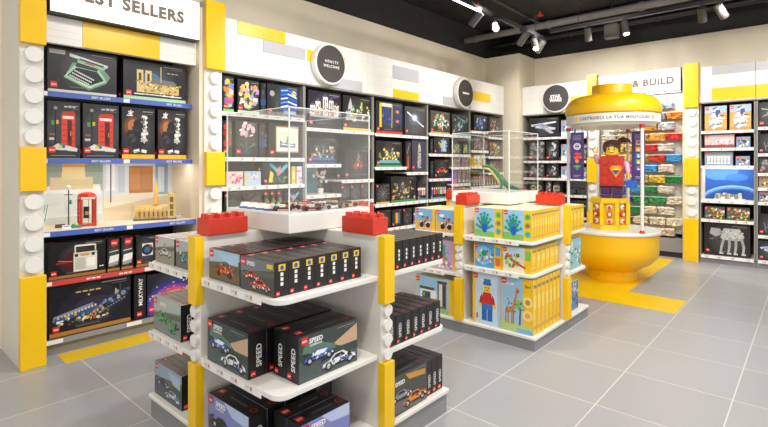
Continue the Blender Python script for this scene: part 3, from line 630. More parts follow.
@des('modernhouse', 'wide yellow modern house box', '#9CCBE8', side=YB, top='#EFE3B4', logo='tl')
def _(A):
    A.R(0, 0, .04, 1, YB); A.R(.86, 0, 1, 1, YB); A.P([(.04, 0), (.86, 0), (.86, .12), (.04, .2)], '#9CC07A'); A.R(.14, .3, .55, .62, '#EDEBE6'); A.R(.2, .36, .4, .56, '#3F4A54'); A.R(.12, .62, .5, .7, '#55524E'); A.P([(.1, .2), (.56, .14), (.56, .3), (.1, .32)], '#C9C4BA')
    A.R(.58, .14, .8, .9, '#8C6A4A'); A.R(.62, .2, .7, .84, '#D9E2E8'); A.R(.72, .2, .78, .84, '#4A3A2E'); A.L(.58, .9, .82, .9, .05, '#3A3632'); A.pile(.06, .12, .3, .5, GREENS, 12, 3, 'blob', .1); A.pile(.3, .12, .6, .3, ['#D8D2C4', '#E0703A', '#5A9A4A'], 12, 3, 'any', .07)
@des('forestbox', 'yellow edged box picturing white green birds', '#8FC0C4', side=YB, top='#EFE3B4', logo='tl')
def _(A): A.R(0, 0, .05, 1, YB); A.pile(.08, .08, .95, .9, ['#3F8F4A', '#F0EFEA', '#2A2C30', '#6AAE6A', '#C9564A', '#D9E6E2'], 40, 4, 'any', .11)
@des('spacebox', 'yellow edged night scene box', '#5A7FA8', side=YB, top='#EFE3B4', logo='tl')
def _(A): A.R(0, 0, .3, 1, YB); A.pile(.34, .1, .95, .9, ['#2A4A7A', '#D9E0E8', '#3A3C44', '#8CA8C8'], 24, 5, 'any', .12)
@des('yellowset', 'narrow yellow box end', '#EFC73A', side=YB, top='#EFE3B4', logo='tl')
def _(A): A.pile(.15, .2, .85, .8, ['#8CC25A', '#3F8FD0', '#E8863A'], 20, 5, 'blob', .14)

_bm = {}
def box_mesh(key, w, h, d):
    kk = (key, round(w, 2), round(h, 2), round(d, 3))
    if kk in _bm: return _bm[kk]
    D = DES[key]; bg, sd = hx(D['bg']), hx(D['side'])
    tp = hx(D['top']) if D['top'] else sd
    mb = MB(); mb.box(-w/2, w/2, 0, d, 0, h, cols=[bg, sd, sd, sd, tp, sd])
    A = Art(w, h)
    if max(bg) < .06 and h > .14:                                 # printed glow behind the picture
        for e_, g_ in ((.47, .012), (.38, .022), (.28, .034)): A.E(.5, .5, e_*w/h if w < h else e_, tuple(v + g_ for v in bg), e_, n=20)
    D['fn'](A)
    if max(bg) < .06 and h > .2: A.L(.62, .93, .94, .93, .02, '#8C8A88'); A.L(.74, .88, .94, .88, .012, '#6C6A68'); A.L(.3, .14, .6, .14, .012, '#77757A')
    if D['stripe']: A.R(0, 0, 1, .085, D['stripe'])
    ls = min(.13, .045/h if h > .3 else .15)
    ls = max(ls, .035/h)
    if D['logo'] == 'bl': A.logo(.04, .1, ls)
    elif D['logo'] == 'tl': A.logo(.03, .97 - ls, ls)
    elif D['logo'] == 'tm': A.logo(.3, .97 - ls*1.6, ls*1.4)
    A.place(mb, (-w/2, 0, 0), (1, 0, 0), (0, 0, 1), (0, -1, 0), w, h)
    for sgn in (1, -1):                                           # narrow ends
        S = Art(d, h)
        if D['side'] == YB:
            S.R(.12, .84, .88, .9, '#8E7A4A'); S.R(.1, .1, .9, .16, '#D9A814'); S.R(.86, 0, 1, 1, '#D0A010'); S.R(.2, .45, .8, .7, '#F6D75A')
        else:
            if D['spine'] == '-': S.B(3, .66, .3, .3, D['spinecol'], .42, True)
            elif D['spine']: S.T(D['spine'], .72, .22 if D['logo'] else .3, .4, D['spinecol'], .02, maxw=.5, vert=True)
            if D['logo']: S.logo(.14, .06 if h > .3 else .04, min(.12, d*.62/h))
            if D['seal']: S.R(.3, .74, .8, .93, '#F0C61E'); S.E(.55, .83, .07, '#2F5FA8')
            S.R(.96, 0, 1, 1, '#3A3A3C')
        if sgn == 1: S.place(mb, (w/2, 0, 0), (0, 1, 0), (0, 0, 1), (1, 0, 0), d, h)
        else: S.place(mb, (-w/2, d, 0), (0, -1, 0), (0, 0, 1), (-1, 0, 0), d, h)
    Tp = Art(w, d)                                                # lid
    if D['side'] != YB and d > .05:
        Tp.logo(.05, .35, .4); Tp.L(.35, .5, .75, .5, .1, '#6A6A6C'); Tp.E(.9, .5, .2, '#A8332C'); Tp.E(.9, .5, .13, D['top'] or D['side'])
    Tp.place(mb, (-w/2, 0, h), (1, 0, 0), (0, 1, 0), (0, 0, 1), w, d)
    _bm[kk] = mb.mesh('toy_box', 'print'); return _bm[kk]

ORD = ['first', 'second', 'third', 'fourth', 'fifth', 'sixth', 'seventh', 'eighth', 'ninth', 'tenth', 'eleventh', 'twelfth']
def put_box(key, w, h, d, loc, rotz, label, group):
    o = bpy.data.objects.new('toy_box', box_mesh(key, w, h, d)); COL.objects.link(o)
    o.location = loc; o.rotation_euler = (0, 0, rotz)
    return tag(o, label, 'toy box', group)

REF = ['stud pillar']
XB = [2.49, 3.60, 4.78, 6.01, 7.24, 8.43]
def clamp(u0, u1, bounds):
    m = (u0 + u1)/2
    for lo, hi in bounds:
        if lo < m < hi: return max(lo, min(hi, u0)), max(lo, min(hi, u1))
    return u0, u1
def wall_row(axis, plane, z, row, where, group, d=.16):
    """a row of boxes standing on one shelf; row = (design, first pixel, last pixel, height)"""
    seen = {}
    tot = {}
    for key, a, b, h in row: tot[key] = tot.get(key, 0) + 1
    for key, a, b, h in row:
        bounds = [(XB[i] + .018, XB[i + 1] - .018) for i in range(5)] if axis == 'x' else [(2.988, 4.165), (.64, 1.275), (-.325, .585)]
        if axis == 'x':
            u0, u1 = clamp(x_at(a, plane), x_at(b, plane), bounds); w = abs(u1 - u0) - .006
            loc = ((u0 + u1)/2, plane, z + .0008); rz = 0
        else:
            u0, u1 = clamp(y_at(a, plane), y_at(b, plane), bounds); w = abs(u1 - u0) - .006
            loc = (plane, (u0 + u1)/2, z + .0008); rz = -PI/2
        dd = min(d, max(.05, w*.9))
        seen[key] = seen.get(key, 0) + 1
        lab = (ORD[seen[key] - 1] + ' ' + DES[key]['desc'] + ' from the ' + REF[0] + ', ' + where) if tot[key] > 1 else DES[key]['desc'] + ', ' + where
        put_box(key, w, h, d, loc, rz, lab, group)

# ================================================================ THE SETTING
WX, WY, WZ = 9.33, 4.93, 3.62
struct(MB().box(-2.5, WX + .2, -3.5, WY + .2, -.1, 0).build('floor', 'floor'))
struct(MB().box(5.55, 6.16, 1.03, 1.62, 0.0002, .0012).build('trim_1', 'floory'))
struct(MB().box(5.55, 8.72, 1.6215, 2.86, 0.0002, .0012).build('trim_2', 'floory'))
struct(MB().box(1.13, 2.46, 4.20, 4.44, 0.0002, .0012).build('trim_3', 'floory'))
struct(MB().box(-2.5, WX + .2, WY, WY + .2, 0, WZ).build('wall_left', 'cream'))
struct(MB().box(WX, WX + .2, -3.5, WY, 0, WZ).build('wall_right', 'cream'))
struct(MB().box(8.63, WX, 4.20, WY, 0, WZ).build('wall_corner', 'cream'))
struct(MB().box(-2.5, WX + .2, -3.5, WY + .2, 4.15, 4.3).build('ceiling', 'ceil'))
struct(MB().box(-2.5, WX + .2, WY + .05, WY + .2, WZ, 4.15).build('trim_4', 'ceil'))
struct(MB().box(WX + .05, WX + .2, -3.5, WY + .05, WZ, 4.15).build('trim_5', 'ceil'))

# ================================================================ WALL FIXTURES
STUD = MB().cone((0, 0, 0), (0, -.042, 0), .060, .056, 24).mesh('stud', 'bright', True)
def stud_at(parent, loc, rotz=0.0, scale=1.0):
    o = bpy.data.objects.new('stud', STUD); COL.objects.link(o); o.parent = parent; o.location = loc; o.rotation_euler = (0, 0, rotz); o.scale = (scale,)*3
    return o
def pillar(parent, x0, x1, y0, blocks, top=3.06):
    """white post with a column of studs and yellow blocks clipped over it, front face towards -y"""
    p = MB().box(x0, x1, y0, y0 + .12, 0, top).build('pillar', 'white', parent)
    for a, b in blocks: MB().box(x0 - .006, x1 + .006, y0 - .055, y0 - .0005, a, b).build('yellow_block', 'yellow', p, bevel=.004)
    e = sorted(blocks)
    for (a0, a1), (b0, b1) in zip(e, e[1:]):
        n = max(1, round((b0 - a1)/.155)); g = (b0 - a1)/n
        for k in range(n): stud_at(p, ((x0 + x1)/2 + .006, y0, a1 + (k + .5)*g))
    return p
def strip(parent, x0, x1, y, z0, z1, kind='white', seed=0):
    mb = MB(); base = {'white': '#F1EFEA', 'blue': '#4F69B8', 'red': '#C94A48', 'grey': '#8E9096'}[kind]
    mb.box(x0, x1, y - .006, y - .0005, z0, z1, hx(base))
    A = Art(x1 - x0, z1 - z0); rd = random.Random(seed)
    if kind == 'blue':
        A.R(.0, .1, .05, .9, '#EDEDEA'); A.R(.5, .1, .54, .9, '#EDEDEA')
        for u in (.3, .8): A.T('BEST SELLERS', u, .3, .42, '#E9EDF7', .01, maxw=.16)
    elif kind == 'red':
        A.R(0, .15, .06, .85, '#EDEDEA'); A.R(.62, .1, .72, .9, '#EDE3E0')
        for u in (.25, .45, .8): A.B(3, u, .3, .42, '#F4E4E2', .09)
    elif kind == 'grey':
        A.R(0, .1, .12, .9, '#EDEDEA'); A.R(.5, .1, .6, .9, '#EDEDEA')
    else:
        n = max(2, int((x1 - x0)/.14))
        for k in range(n):
            u = (k + .2 + .3*rd.random())/n; A.R(u, .12, u + .32/n, .88, '#D9D8D4'); A.R(u + .2/n, .3, u + .28/n, .75, '#C9564E' if rd.random() < .5 else '#9C9A98')
    A.place(mb, (x0, y - .006, z0), (1, 0, 0), (0, 0, 1), (0, -1, 0), x1 - x0, z1 - z0)
    return mb.build('price_strip', 'print', parent)
def shelf(parent, x0, x1, y0, y1, z, kind='white', th=.022, sh=.042, seed=0, m='bright'):
    s = MB().box(x0, x1, y0, y1, z - th, z).build('shelf', m, parent)
    strip(s, x0, x1, y0, z - sh, z - .001, kind, seed); return s
def header(parent, x0, x1, y, z0, z1, tiles):
    hd = MB().box(x0, x1, y, y + .05, z0, z1).build('header_panel', 'bright', parent)
    n = 0
    g = MB(); rows = 4; hgt = (z1 - z0)/rows
    for r in range(1, rows): g.box(x0, x1, y - .0008, y - .0001, z0 + r*hgt - .0012, z0 + r*hgt + .0012, hx('#CFCDC8'))
    for r in range(rows):
        x = x0 + (.35 if r % 2 else .7)
        while x < x1: g.box(x - .0012, x + .0012, y - .0008, y - .0001, z0 + r*hgt, z0 + (r + 1)*hgt, hx('#CFCDC8')); x += .7
    g.build('brick_joints', 'print', hd)
    for a, b, c, d, m in tiles: MB().box(a, b, y - .008, y - .001, c, d).build('brick_tile', m, hd, bevel=.002)
    return hd

def brick_bay(name, label, loc, rotz, words_, blocks_a, blocks_b, W=1.61, letter=.094, zl=2.79, tx=.5):
    """bay between two stud pillars with a backlit sign; local frame: x along the bay, front at y=0"""
    t = tag(empty(name, loc, rotz), label, 'display bay')
    pillar(t, 0, .148, 0, blocks_a); pillar(t, W - .18, W, 0, blocks_b)
    MB().box(0, .035, .121, .61, 0, 3.06).build('side_panel', 'white', t); MB().box(W - .18 - .036, W - .181, .03, .585, 0, 2.99).build('side_panel', 'wood', t)
    MB().box(.036, W - .001, .586, .606, 0, 3.0).build('back_panel', 'white', t)
    lx0, lx1 = .18, W - .235
    s = MB().box(lx0, lx1, -.012, .10, 2.655, 3.02).build('sign', 'blackmetal', t)
    MB().box(lx0 + .006, lx1 - .006, -.018, -.0125, 2.662, 3.013).build('sign_face', 'sign', s)
    ps, wd = glyphs(words_, 1.13, .055); mb = MB(); x0 = lx0 + (lx1 - lx0 - wd*letter)*tx
    for wp in split_words(ps, .38):
        mb = MB()
        for p in wp: mb.poly([(x0 + x*letter, -.0195, zl + y*letter) for x, y in p])
        mb.build('lettering', 'lettering', s)
    return t

BX, BY = .868, 4.32
bay = brick_bay('display_bay', 'best sellers bay with stud pillars and a backlit white sign', (BX, BY, 0), 0, 'BEST SELLERS',
                [(.0, .675), (1.30, 1.625), (2.385, 3.06)], [(.0, .67), (1.295, 1.615), (2.405, 3.055)])
W0, W1 = .1495, 1.392
hd = header(bay, W0 + .002, W1, .09, 2.44, 2.652, [(1.30 - BX, 1.915 - BX, 2.442, 2.65, 'yellow')])
shelf(bay, W0, W1, .17, .584, 2.075, 'blue'); shelf(bay, W0, W1, .17, .584, 1.545, 'blue')
shelf(bay, W0, W1, .10, .584, .975, 'blue', m='wood'); shelf(bay, W0, W1, .10, .584, .59, 'red', m='dark'); shelf(bay, W0, W1, .10, .584, .135, 'grey', m='dark')
MB().box(W0, W1, .14, .16, 0, .09).build('kick_plate', 'skirt', bay)
MB().box(W0, W1, .574, .5855, .14, .95).build('dark_backing', 'dark', bay); MB().box(W0, W1, .574, .5855, 1.55, 2.6).build('dark_backing', 'dark', bay)
# niche posters
NICHE = True
def poster_mesh(w, h, fn, name):
    mb = MB(); mb.box(0, w, -.006, 0, 0, h, hx('#E8E6E0')); A = Art(w, h); fn(A); A.place(mb, (0, -.006, 0), (1, 0, 0), (0, 0, 1), (0, -1, 0), w, h)
    return mb
def po_lamp(A):
    A.R(0, 0, 1, 1, '#9FB0A4'); A.R(0, .82, 1, 1, '#8FA394'); A.R(0, 0, 1, .3, '#C3CDC8'); A.P([(.05, .1), (1, .12), (1, .5), (.1, .55)], '#DDE5E2'); A.P([(.05, .5), (.98, .45), (.96, .62), (.08, .6)], '#EEF2F0'); A.R(.3, .54, .86, .74, '#E6D5A8'); A.P([(.44, .7), (.76, .7), (.74, .99), (.46, .99)], '#F6E3A4'); A.P([(.46, .9), (.75, .9), (.74, .99), (.46, .99)], '#E7A73C')
    for k in range(8): A.L(.02 + .03*k, .05, .06 + .03*k, .32, .012, '#7C8A86')
def po_room(A):
    A.R(0, 0, 1, 1, '#D9E0E6'); A.R(.0, .0, 1, .36, '#D8C6A4'); A.P([(0, .2), (1, .4), (1, .46), (0, .4)], '#E9DFCB'); A.R(.36, .44, .72, .92, '#B4733A'); A.R(.38, .5, .53, .88, '#C98848'); A.R(.55, .5, .7, .88, '#BF7E40'); A.R(.04, .5, .16, .96, '#EFF3F6'); A.R(.2, .46, .3, .92, '#BFCBD6'); A.R(.76, .4, .96, .96, '#8FA6BE'); A.R(.8, .44, .9, .9, '#CFDCE8'); A.L(.1, .3, .1, .95, .02, '#3F4A50')
poster_mesh(.59, .55, po_lamp, 'p').build('niche_poster', 'print', bay).location = (W0 + .004, .5855, .977)
poster_mesh(.62, .55, po_room, 'p').build('niche_poster', 'print', bay).location = (W0 + .598, .5855, .977)

BB = 4.50
wall_row('x', BB, 2.0755, [('typewriter', 47, 117, .355), ('cathedral', 123, 186, .345)], 'top shelf of best sellers bay', 'best seller boxes', .12)
wall_row('x', BB, 1.5455, [('phonebox', 47, 80.5, .455), ('phonebox', 82.5, 119, .455), ('astronaut', 121.5, 155, .455), ('astronaut', 157.5, 186.5, .455)], 'second shelf of best sellers bay', 'best seller boxes', .09)
wall_row('x', 4.44, .5905, [('radio', 48, 106, .285), ('greyslim', 107, 120, .28), ('greyslim', 121, 133.5, .28), ('camera', 136, 156, .27), ('greyfigure', 158, 172, .25), ('blackplain', 173, 190, .25)], 'below the niche of best sellers bay', 'best seller boxes', .11)
wall_row('x', 4.44, .1355, [('train', 48.5, 131, .405)], 'bottom shelf of best sellers bay', 'best seller boxes', .12)
gx = put_box('galaxy', .41, .37, .12, (2.025, 4.44, .1363), 0, 'dark box picturing a swirling purple galaxy, bottom shelf of best sellers bay', 'best seller boxes')
# the white lettered narrow end of the galaxy box faces the aisle beside the train box
mb = MB(); mb.box(-.05, .05, 0, .12, 0, .385, hx('#17161A')); A = Art(.1, .385); A.T('MILKYWAY', .72, .3, .42, '#F1EFEA', .02, maxw=.62, vert=True); A.logo(.25, .05, .11)
A.place(mb, (-.05, 0, 0), (1, 0, 0), (0, 0, 1), (0, -1, 0), .1, .385)
o = mb.build('toy_box', 'print'); o.location = (1.757, 4.44, .1363); tag(o, 'narrow black box end lettered MILKYWAY in white beside the train box', 'toy box', 'best seller boxes')

# ---------------- long wall shelving: five units
FY = 4.42
def zt(px, py, Y):      # height on the long wall of a pixel
    X = x_at(px, Y); D = X*math.cos(YAW) + Y*math.sin(YAW); return EYE + (HY - py)/F*D
def tiles_long(lst):
    r = []
    for a, b, ya, yb, m in lst:
        x0, x1 = x_at(a, FY), x_at(b, FY); z1 = zt(a, ya, FY); z0 = zt(a, yb, FY)
        r.append((x0, x1, z0, z1, m))
    return r
Z0, Z1 = 2.44, 2.975; ZQ = (Z1 - Z0)/4
def q(a, b, r0, r1, m): return (x_at(a, FY), x_at(b, FY), Z0 + r0*ZQ, Z0 + r1*ZQ - .002, m)
ALL_T = [q(237, 285, 3, 4, 'yellow'), q(263, 306, 2, 3, 'greytile'), q(307, 345, 2, 3, 'yellow'), q(328, 362, 0, 1, 'greytile'), q(392.5, 418.5, 2, 3.4, 'greytile'),
         q(393, 418.5, 0, .9, 'yellow'), q(443, 471, .1, 1.1, 'greytile'), q(453.5, 490, 1.3, 2.5, 'yellow')]
UNIT = ['first wall shelving beside best sellers bay, under yellow and grey brick tiles', 'wall shelving under the adults welcome disc', 'wall shelving past the adults welcome disc, under one yellow tile',
        'wall shelving before the second round sign', 'last wall shelving beside the cream corner column']
units = []
for i in range(5):
    a, b = XB[i], XB[i + 1]
    t = tag(empty('shelving_unit', (a, FY, 0)), UNIT[i], 'shelving', 'shelving units along the long wall'); units.append(t)
    L = b - a
    MB().box(.001, L - .001, .44, .46, .1, Z0).build('back_panel', 'dark', t)
    MB().box(.001, .016, .02, .439, .1, Z0 - .03).build('upright', 'steel', t); MB().box(L - .016, L - .001, .02, .439, .1, Z0 - .03).build('upright', 'steel', t)
    MB().box(.001, L - .001, .01, .45, 0, .10).build('plinth', 'skirt', t)
    MB().box(.001, L - .001, .0, .44, Z0 - .02, Z0 - .001).build('top_soffit', 'steel', t)
    tl = []
    for x0, x1, z0, z1, m in ALL_T:
        c, d = max(x0, a + .003), min(x1, b - .003)
        if d - c > .02: tl.append((c - a, d - a, z0, z1, m))
    header(t, .001, L - .001, 0, Z0, Z1, tl)
def sh(i, z, p0=0.0, p1=1.0, seed=0):
    L = XB[i + 1] - XB[i]
    shelf(units[i], .018 + p0*(L - .036), .018 + p1*(L - .036), .0, .438, z, 'white', seed=seed)
PY = 4.46
GR = 'boxes on the long wall'
# unit 1
for k, z in enumerate((2.03, 1.57, 1.27, 1.0, .6, .13)): sh(0, z, seed=k)
U = 'beside best sellers bay'
wall_row('x', PY, 2.0305, [('bouquetwild', 223, 234, .36), ('bouquet', 237.5, 259.5, .355), ('blackspine', 260.5, 266, .35), ('painting', 267, 299, .355)], 'top shelf ' + U, GR)
wall_row('x', PY, 1.5705, [('roses', 223, 232, .37), ('orchid', 235.5, 258, .38), ('blackspine', 259, 265.5, .37), ('wavebox', 269, 301, .38)], 'second shelf ' + U, GR)
wall_row('x', PY, 1.2705, [('pinkflower', 226, 243, .15), ('blueflower', 244, 261, .15), ('parrot', 263, 290, .265), ('yellowslim', 291.5, 295.5, .2), ('pinkbox', 296.5, 304, .2)], 'third shelf ' + U, GR)
wall_row('x', PY, 1.0005, [('blackplain', 224, 242, .2), ('darkred', 243, 262, .2), ('gardenbox', 264, 269.5, .2), ('gardenbox', 270.5, 276, .2), ('gardenbox', 277, 282.5, .2), ('parrot', 284, 300, .2)], 'fourth shelf ' + U, GR)
# unit 2
sh(1, 1.93, seed=11); sh(1, 1.50, 0, .48, 12); sh(1, 1.13, 0, .48, 14); sh(1, 1.30, .49, 1, 13); sh(1, 1.03, .49, 1, 15); sh(1, .6, seed=16); sh(1, .13, seed=17)
U = 'under adults welcome disc'
wall_row('x', PY, 1.9305, [('modhouse', 308, 341, .45), ('modtown', 343, 371, .45)], 'top shelf ' + U, GR)
wall_row('x', PY, 1.5005, [('castlebrown', 307.5, 337, .32)], 'middle shelf ' + U, GR)
wall_row('x', PY, 1.3005, [('redship', 344.5, 371, .40)], 'second shelf ' + U, GR)
wall_row('x', PY, 1.0305, [('blackplain', 341, 350, .2), ('blackplain', 351, 360, .2), ('blackplain', 361, 371, .2)], 'lower shelf ' + U, GR)
def po_blue(A): A.R(0, 0, 1, 1, '#86B4CC'); A.R(0, .8, 1, 1, '#A9CCDA'); A.P([(0, 0), (1, 0), (1, .3), (0, .15)], '#6E9CB8')
poster_mesh(.52, .33, po_blue, 'p').build('niche_poster', 'print', units[1]).location = (.03, .437, 1.132)
# unit 3
sh(2, 1.92, seed=21); sh(2, 1.46, 0, .56, 22); sh(2, 1.38, .57, 1, 23); sh(2, .95, seed=24); sh(2, .6, seed=25); sh(2, .13, seed=26)
U = 'past adults welcome disc'
wall_row('x', PY, 1.9205, [('goalframe', 376, 402.5, .45), ('rocket', 405, 426.5, .43)], 'top shelf ' + U, GR)
wall_row('x', PY, 1.4605, [('yellowcastle', 376, 402, .36)], 'middle shelf ' + U, GR)
wall_row('x', PY, 1.3805, [('darkspine', 405.5, 411, .45), ('towerbox', 412, 427, .48)], 'second shelf ' + U, GR)
wall_row('x', PY, .9505, [('spokes', 376, 390, .27), ('warriors', 391, 416.5, .37), ('minifigs', 417.5, 427.5, .28)], 'fourth shelf ' + U, GR)
wall_row('x', PY, .6005, [('blackplain', 377, 391, .26), ('rainbow', 392, 402, .25), ('blackplain', 403, 412, .25), ('minifigs', 413, 426, .25)], 'fifth shelf ' + U, GR)
# unit 4
sh(3, 1.98, seed=31); sh(3, 1.66, seed=32); sh(3, 1.27, 0, .5, 33); sh(3, 1.45, .51, 1, 34); sh(3, 1.17, .51, 1, 35); sh(3, .95, seed=36); sh(3, .55, seed=37); sh(3, .13, seed=38)
U = 'before second round sign'
wall_row('x', PY, 1.9805, [('tractor', 430.5, 450, .36), ('jet', 452, 469.5, .35)], 'top shelf ' + U, GR)
wall_row('x', PY, 1.6605, [('blackspine', 430.5, 433, .24), ('bluefig', 434, 449.5, .27), ('limebox', 452, 462, .19), ('limebox', 463, 469.5, .19)], 'second shelf ' + U, GR)
wall_row('x', PY, 1.2705, [('blackspine', 430.5, 433.5, .28), ('redcar', 434.5, 449, .3)], 'middle shelf ' + U, GR)
wall_row('x', PY, 1.4505, [('greyslab', 452.5, 460.5, .16), ('greyslab', 461.5, 469.5, .16)], 'upper half shelf ' + U, GR)
wall_row('x', PY, 1.1705, [('purplebox', 452.5, 457, .2), ('thinmech', 458, 461.5, .2), ('thinmech', 462.2, 465.7, .2), ('thinmech', 466.4, 469.8, .2)], 'lower half shelf ' + U, GR)
wall_row('x', PY, .9505, [('minifigs', 430.5, 447, .27), ('comicbox', 448.5, 458, .17), ('comicbox', 459.5, 469, .17)], 'fourth shelf ' + U, GR)
# unit 5
sh(4, 2.08, 0, .5, 41); sh(4, 2.0, .51, 1, 42); sh(4, 1.74, 0, .5, 43); sh(4, 1.64, .51, 1, 44); sh(4, 1.46, 0, .5, 45); sh(4, 1.34, .51, 1, 46); sh(4, 1.1, seed=47); sh(4, .9, seed=48); sh(4, .5, seed=49); sh(4, .13, seed=50)
U = 'beside the cream column'
wall_row('x', PY, 2.0805, [('bluemech', 474, 487, .29)], 'top shelf ' + U, GR)
wall_row('x', PY, 2.0005, [('greyfigure', 489.5, 499.5, .36)], 'tall top shelf ' + U, GR)
wall_row('x', PY, 1.7405, [('greyfigure', 474, 480.5, .2), ('greyfigure', 481.5, 487.5, .2)], 'second shelf ' + U, GR)
wall_row('x', PY, 1.6405, [('comicbox', 489.5, 499.5, .27)], 'tall second shelf ' + U, GR)
wall_row('x', PY, 1.4605, [('yellowanimal', 474, 480.5, .2), ('yellowanimal', 481, 485.5, .2)], 'third shelf ' + U, GR)
wall_row('x', PY, 1.3405, [('greyfigure', 489.5, 499.5, .22)], 'tall third shelf ' + U, GR)
wall_row('x', PY, 1.1005, [('thinmech', 473.5 + 2.6*k, 475.8 + 2.6*k, .18) for k in range(10)], 'fourth shelf ' + U, GR)
wall_row('x', PY, .9005, [('comicbox', 474, 481, .15), ('comicbox', 482, 489, .15), ('comicbox', 490, 499, .15)], 'fifth shelf ' + U, GR)

# round signs
def round_sign(loc, rotz, lines, label, r=.235, bold=.03):
    t = tag(empty('round_sign', loc, rotz), label, 'sign', 'round charcoal signs on the header panels')
    mb = MB(); prof = [(r, 0), (r + .012, .01), (r + .012, .075), (r, .085)]
    n = 48; i0 = 0
    for j, (rr, yy) in enumerate(prof):
        for k in range(n): mb.v.append((rr*math.cos(2*PI*k/n), -yy, rr*math.sin(2*PI*k/n)))
    for j in range(3):
        for k in range(n): mb.f.append((j*n + k, j*n + (k + 1) % n, (j + 1)*n + (k + 1) % n, (j + 1)*n + k)); mb.c.append((1, 1, 1))
    mb.f.append(tuple(range(n))); mb.c.append((1, 1, 1)); mb.f.append(tuple(3*n + k for k in reversed(range(n)))); mb.c.append((1, 1, 1))
    mb.build('rim', 'bright', t, smooth=True)
    mb = MB(); mb.cone((0, -.0855, 0), (0, -.092, 0), r - .012, r - .014, 48); mb.build('face', 'disc', t)
    for txt, z, cap, tr in lines:
        mb = MB()
        if not txt:
            mb.poly([(-.10, -.0932, z), (.10, -.0932, z), (.10, -.0932, z + cap*.7), (-.10, -.0932, z + cap*.7)], hx('#EDEBE6')); mb.build('lettering', 'print', t); continue
        ps, wd = glyphs(txt, tr, bold)
        for p in ps: mb.poly([((x - wd/2)*cap, -.0932, z + y*cap) for x, y in p], hx('#EDEBE6'))
        mb.build('lettering', 'print', t)
    return t
round_sign((3.915, FY - .01, 2.70), 0, [('ADULTS', .012, .030, 1.5), ('WELCOME', -.045, .030, 1.35)], 'round charcoal sign reading ADULTS WELCOME on the long wall header')
round_sign((6.92, FY - .01, 2.68), 0, [('', -.02, .045, 1.0)], 'round charcoal sign with one short white word between two yellow tiles', bold=.06)
round_sign((8.73, 3.50, 2.70), -PI/2, [('STAR', .0, .058, .95), ('WARS', -.066, .058, .95)], 'round charcoal sign reading STAR WARS on the short wall header', .25, .05)

# ---------------- short wall
FX = 8.74; PX = 8.79
def yz(px, py, X):
    Y = y_at(px, X); D = X*math.cos(YAW) + Y*math.sin(YAW); return EYE + (HY - py)/F*D
def short_unit(label, ya, yb, tiles, group='shelving units along the short wall'):
    """shelving facing -X; local x runs towards -Y from ya down to yb"""
    t = tag(empty('shelving_unit', (FX, ya, 0), -PI/2), label, 'shelving', group); L = ya - yb
    MB().box(.001, L - .001, .54, .56, .1, Z0).build('back_panel', 'dark', t)
    MB().box(.001, .02, .02, .539, .1, Z0 - .03).build('upright', 'steel', t); MB().box(L - .02, L - .001, .02, .539, .1, Z0 - .03).build('upright', 'steel', t)
    MB().box(.001, L - .001, .03, .55, 0, .09).build('plinth', 'skirt', t); MB().box(.001, L - .001, 0, .54, Z0 - .02, Z0 - .001).build('top_soffit', 'steel', t)
    header(t, .001, L - .001, 0, Z0, Z1, tiles); t['L'] = L
    return t
def ssh(t, z, p0=0.0, p1=1.0, seed=0):
    L = t['L']; shelf(t, .022 + p0*(L - .044), .022 + p1*(L - .044), 0, .538, z, 'white', seed=seed)
REF[0] = 'corner column'
sw = short_unit('short wall shelving under the STAR WARS disc beside the column', 4.19, 2.965, [(.42, .75, Z0, Z0 + ZQ, 'greytile'), (.78, 1.2, Z0 + ZQ, Z0 + 2*ZQ, 'yellow')])
for k, z in enumerate((2.0, 1.56, 1.24, .94, .55, .13)): ssh(sw, z, seed=60 + k)
GS = 'boxes on the short wall'; U = 'under STAR WARS disc'
wall_row('y', PX, 2.0005, [('starfighter', 529, 559, .37), ('icebox', 561, 574, .3), ('icebox', 575.5, 588, .3)], 'top shelf ' + U, GS)
wall_row('y', PX, 1.5605, [('greyhull', 529, 544.5, .39), ('droid', 546, 559, .39), ('icebox', 561, 574, .3), ('greyhull', 575.5, 588, .3)], 'second shelf ' + U, GS)
wall_row('y', PX, 1.2405, [('greyhull', 529, 544.5, .26), ('droid', 546, 559, .26), ('icebox', 561, 574, .22), ('smallcraft', 575.5, 588, .2)], 'third shelf ' + U, GS)
wall_row('y', PX, .9405, [('helmets', 529, 543.5, .24), ('droid', 545, 552, .25), ('helmets', 553, 560, .24)], 'fourth shelf ' + U, GS)
wall_row('y', PX, .5505, [('greyhull', 529, 544, .3), ('droid', 546, 560, .3), ('greyship', 562, 588, .3)], 'fifth shelf ' + U, GS)
def po_snow(A): A.R(0, 0, 1, 1, '#C9D6E0'); A.P([(0, 0), (1, 0), (1, .4), (.6, .5), (.3, .36), (0, .45)], '#EDF0F2')
poster_mesh(.5, .27, po_snow, 'p').build('niche_poster', 'print', sw).location = (.65, .53, .942)

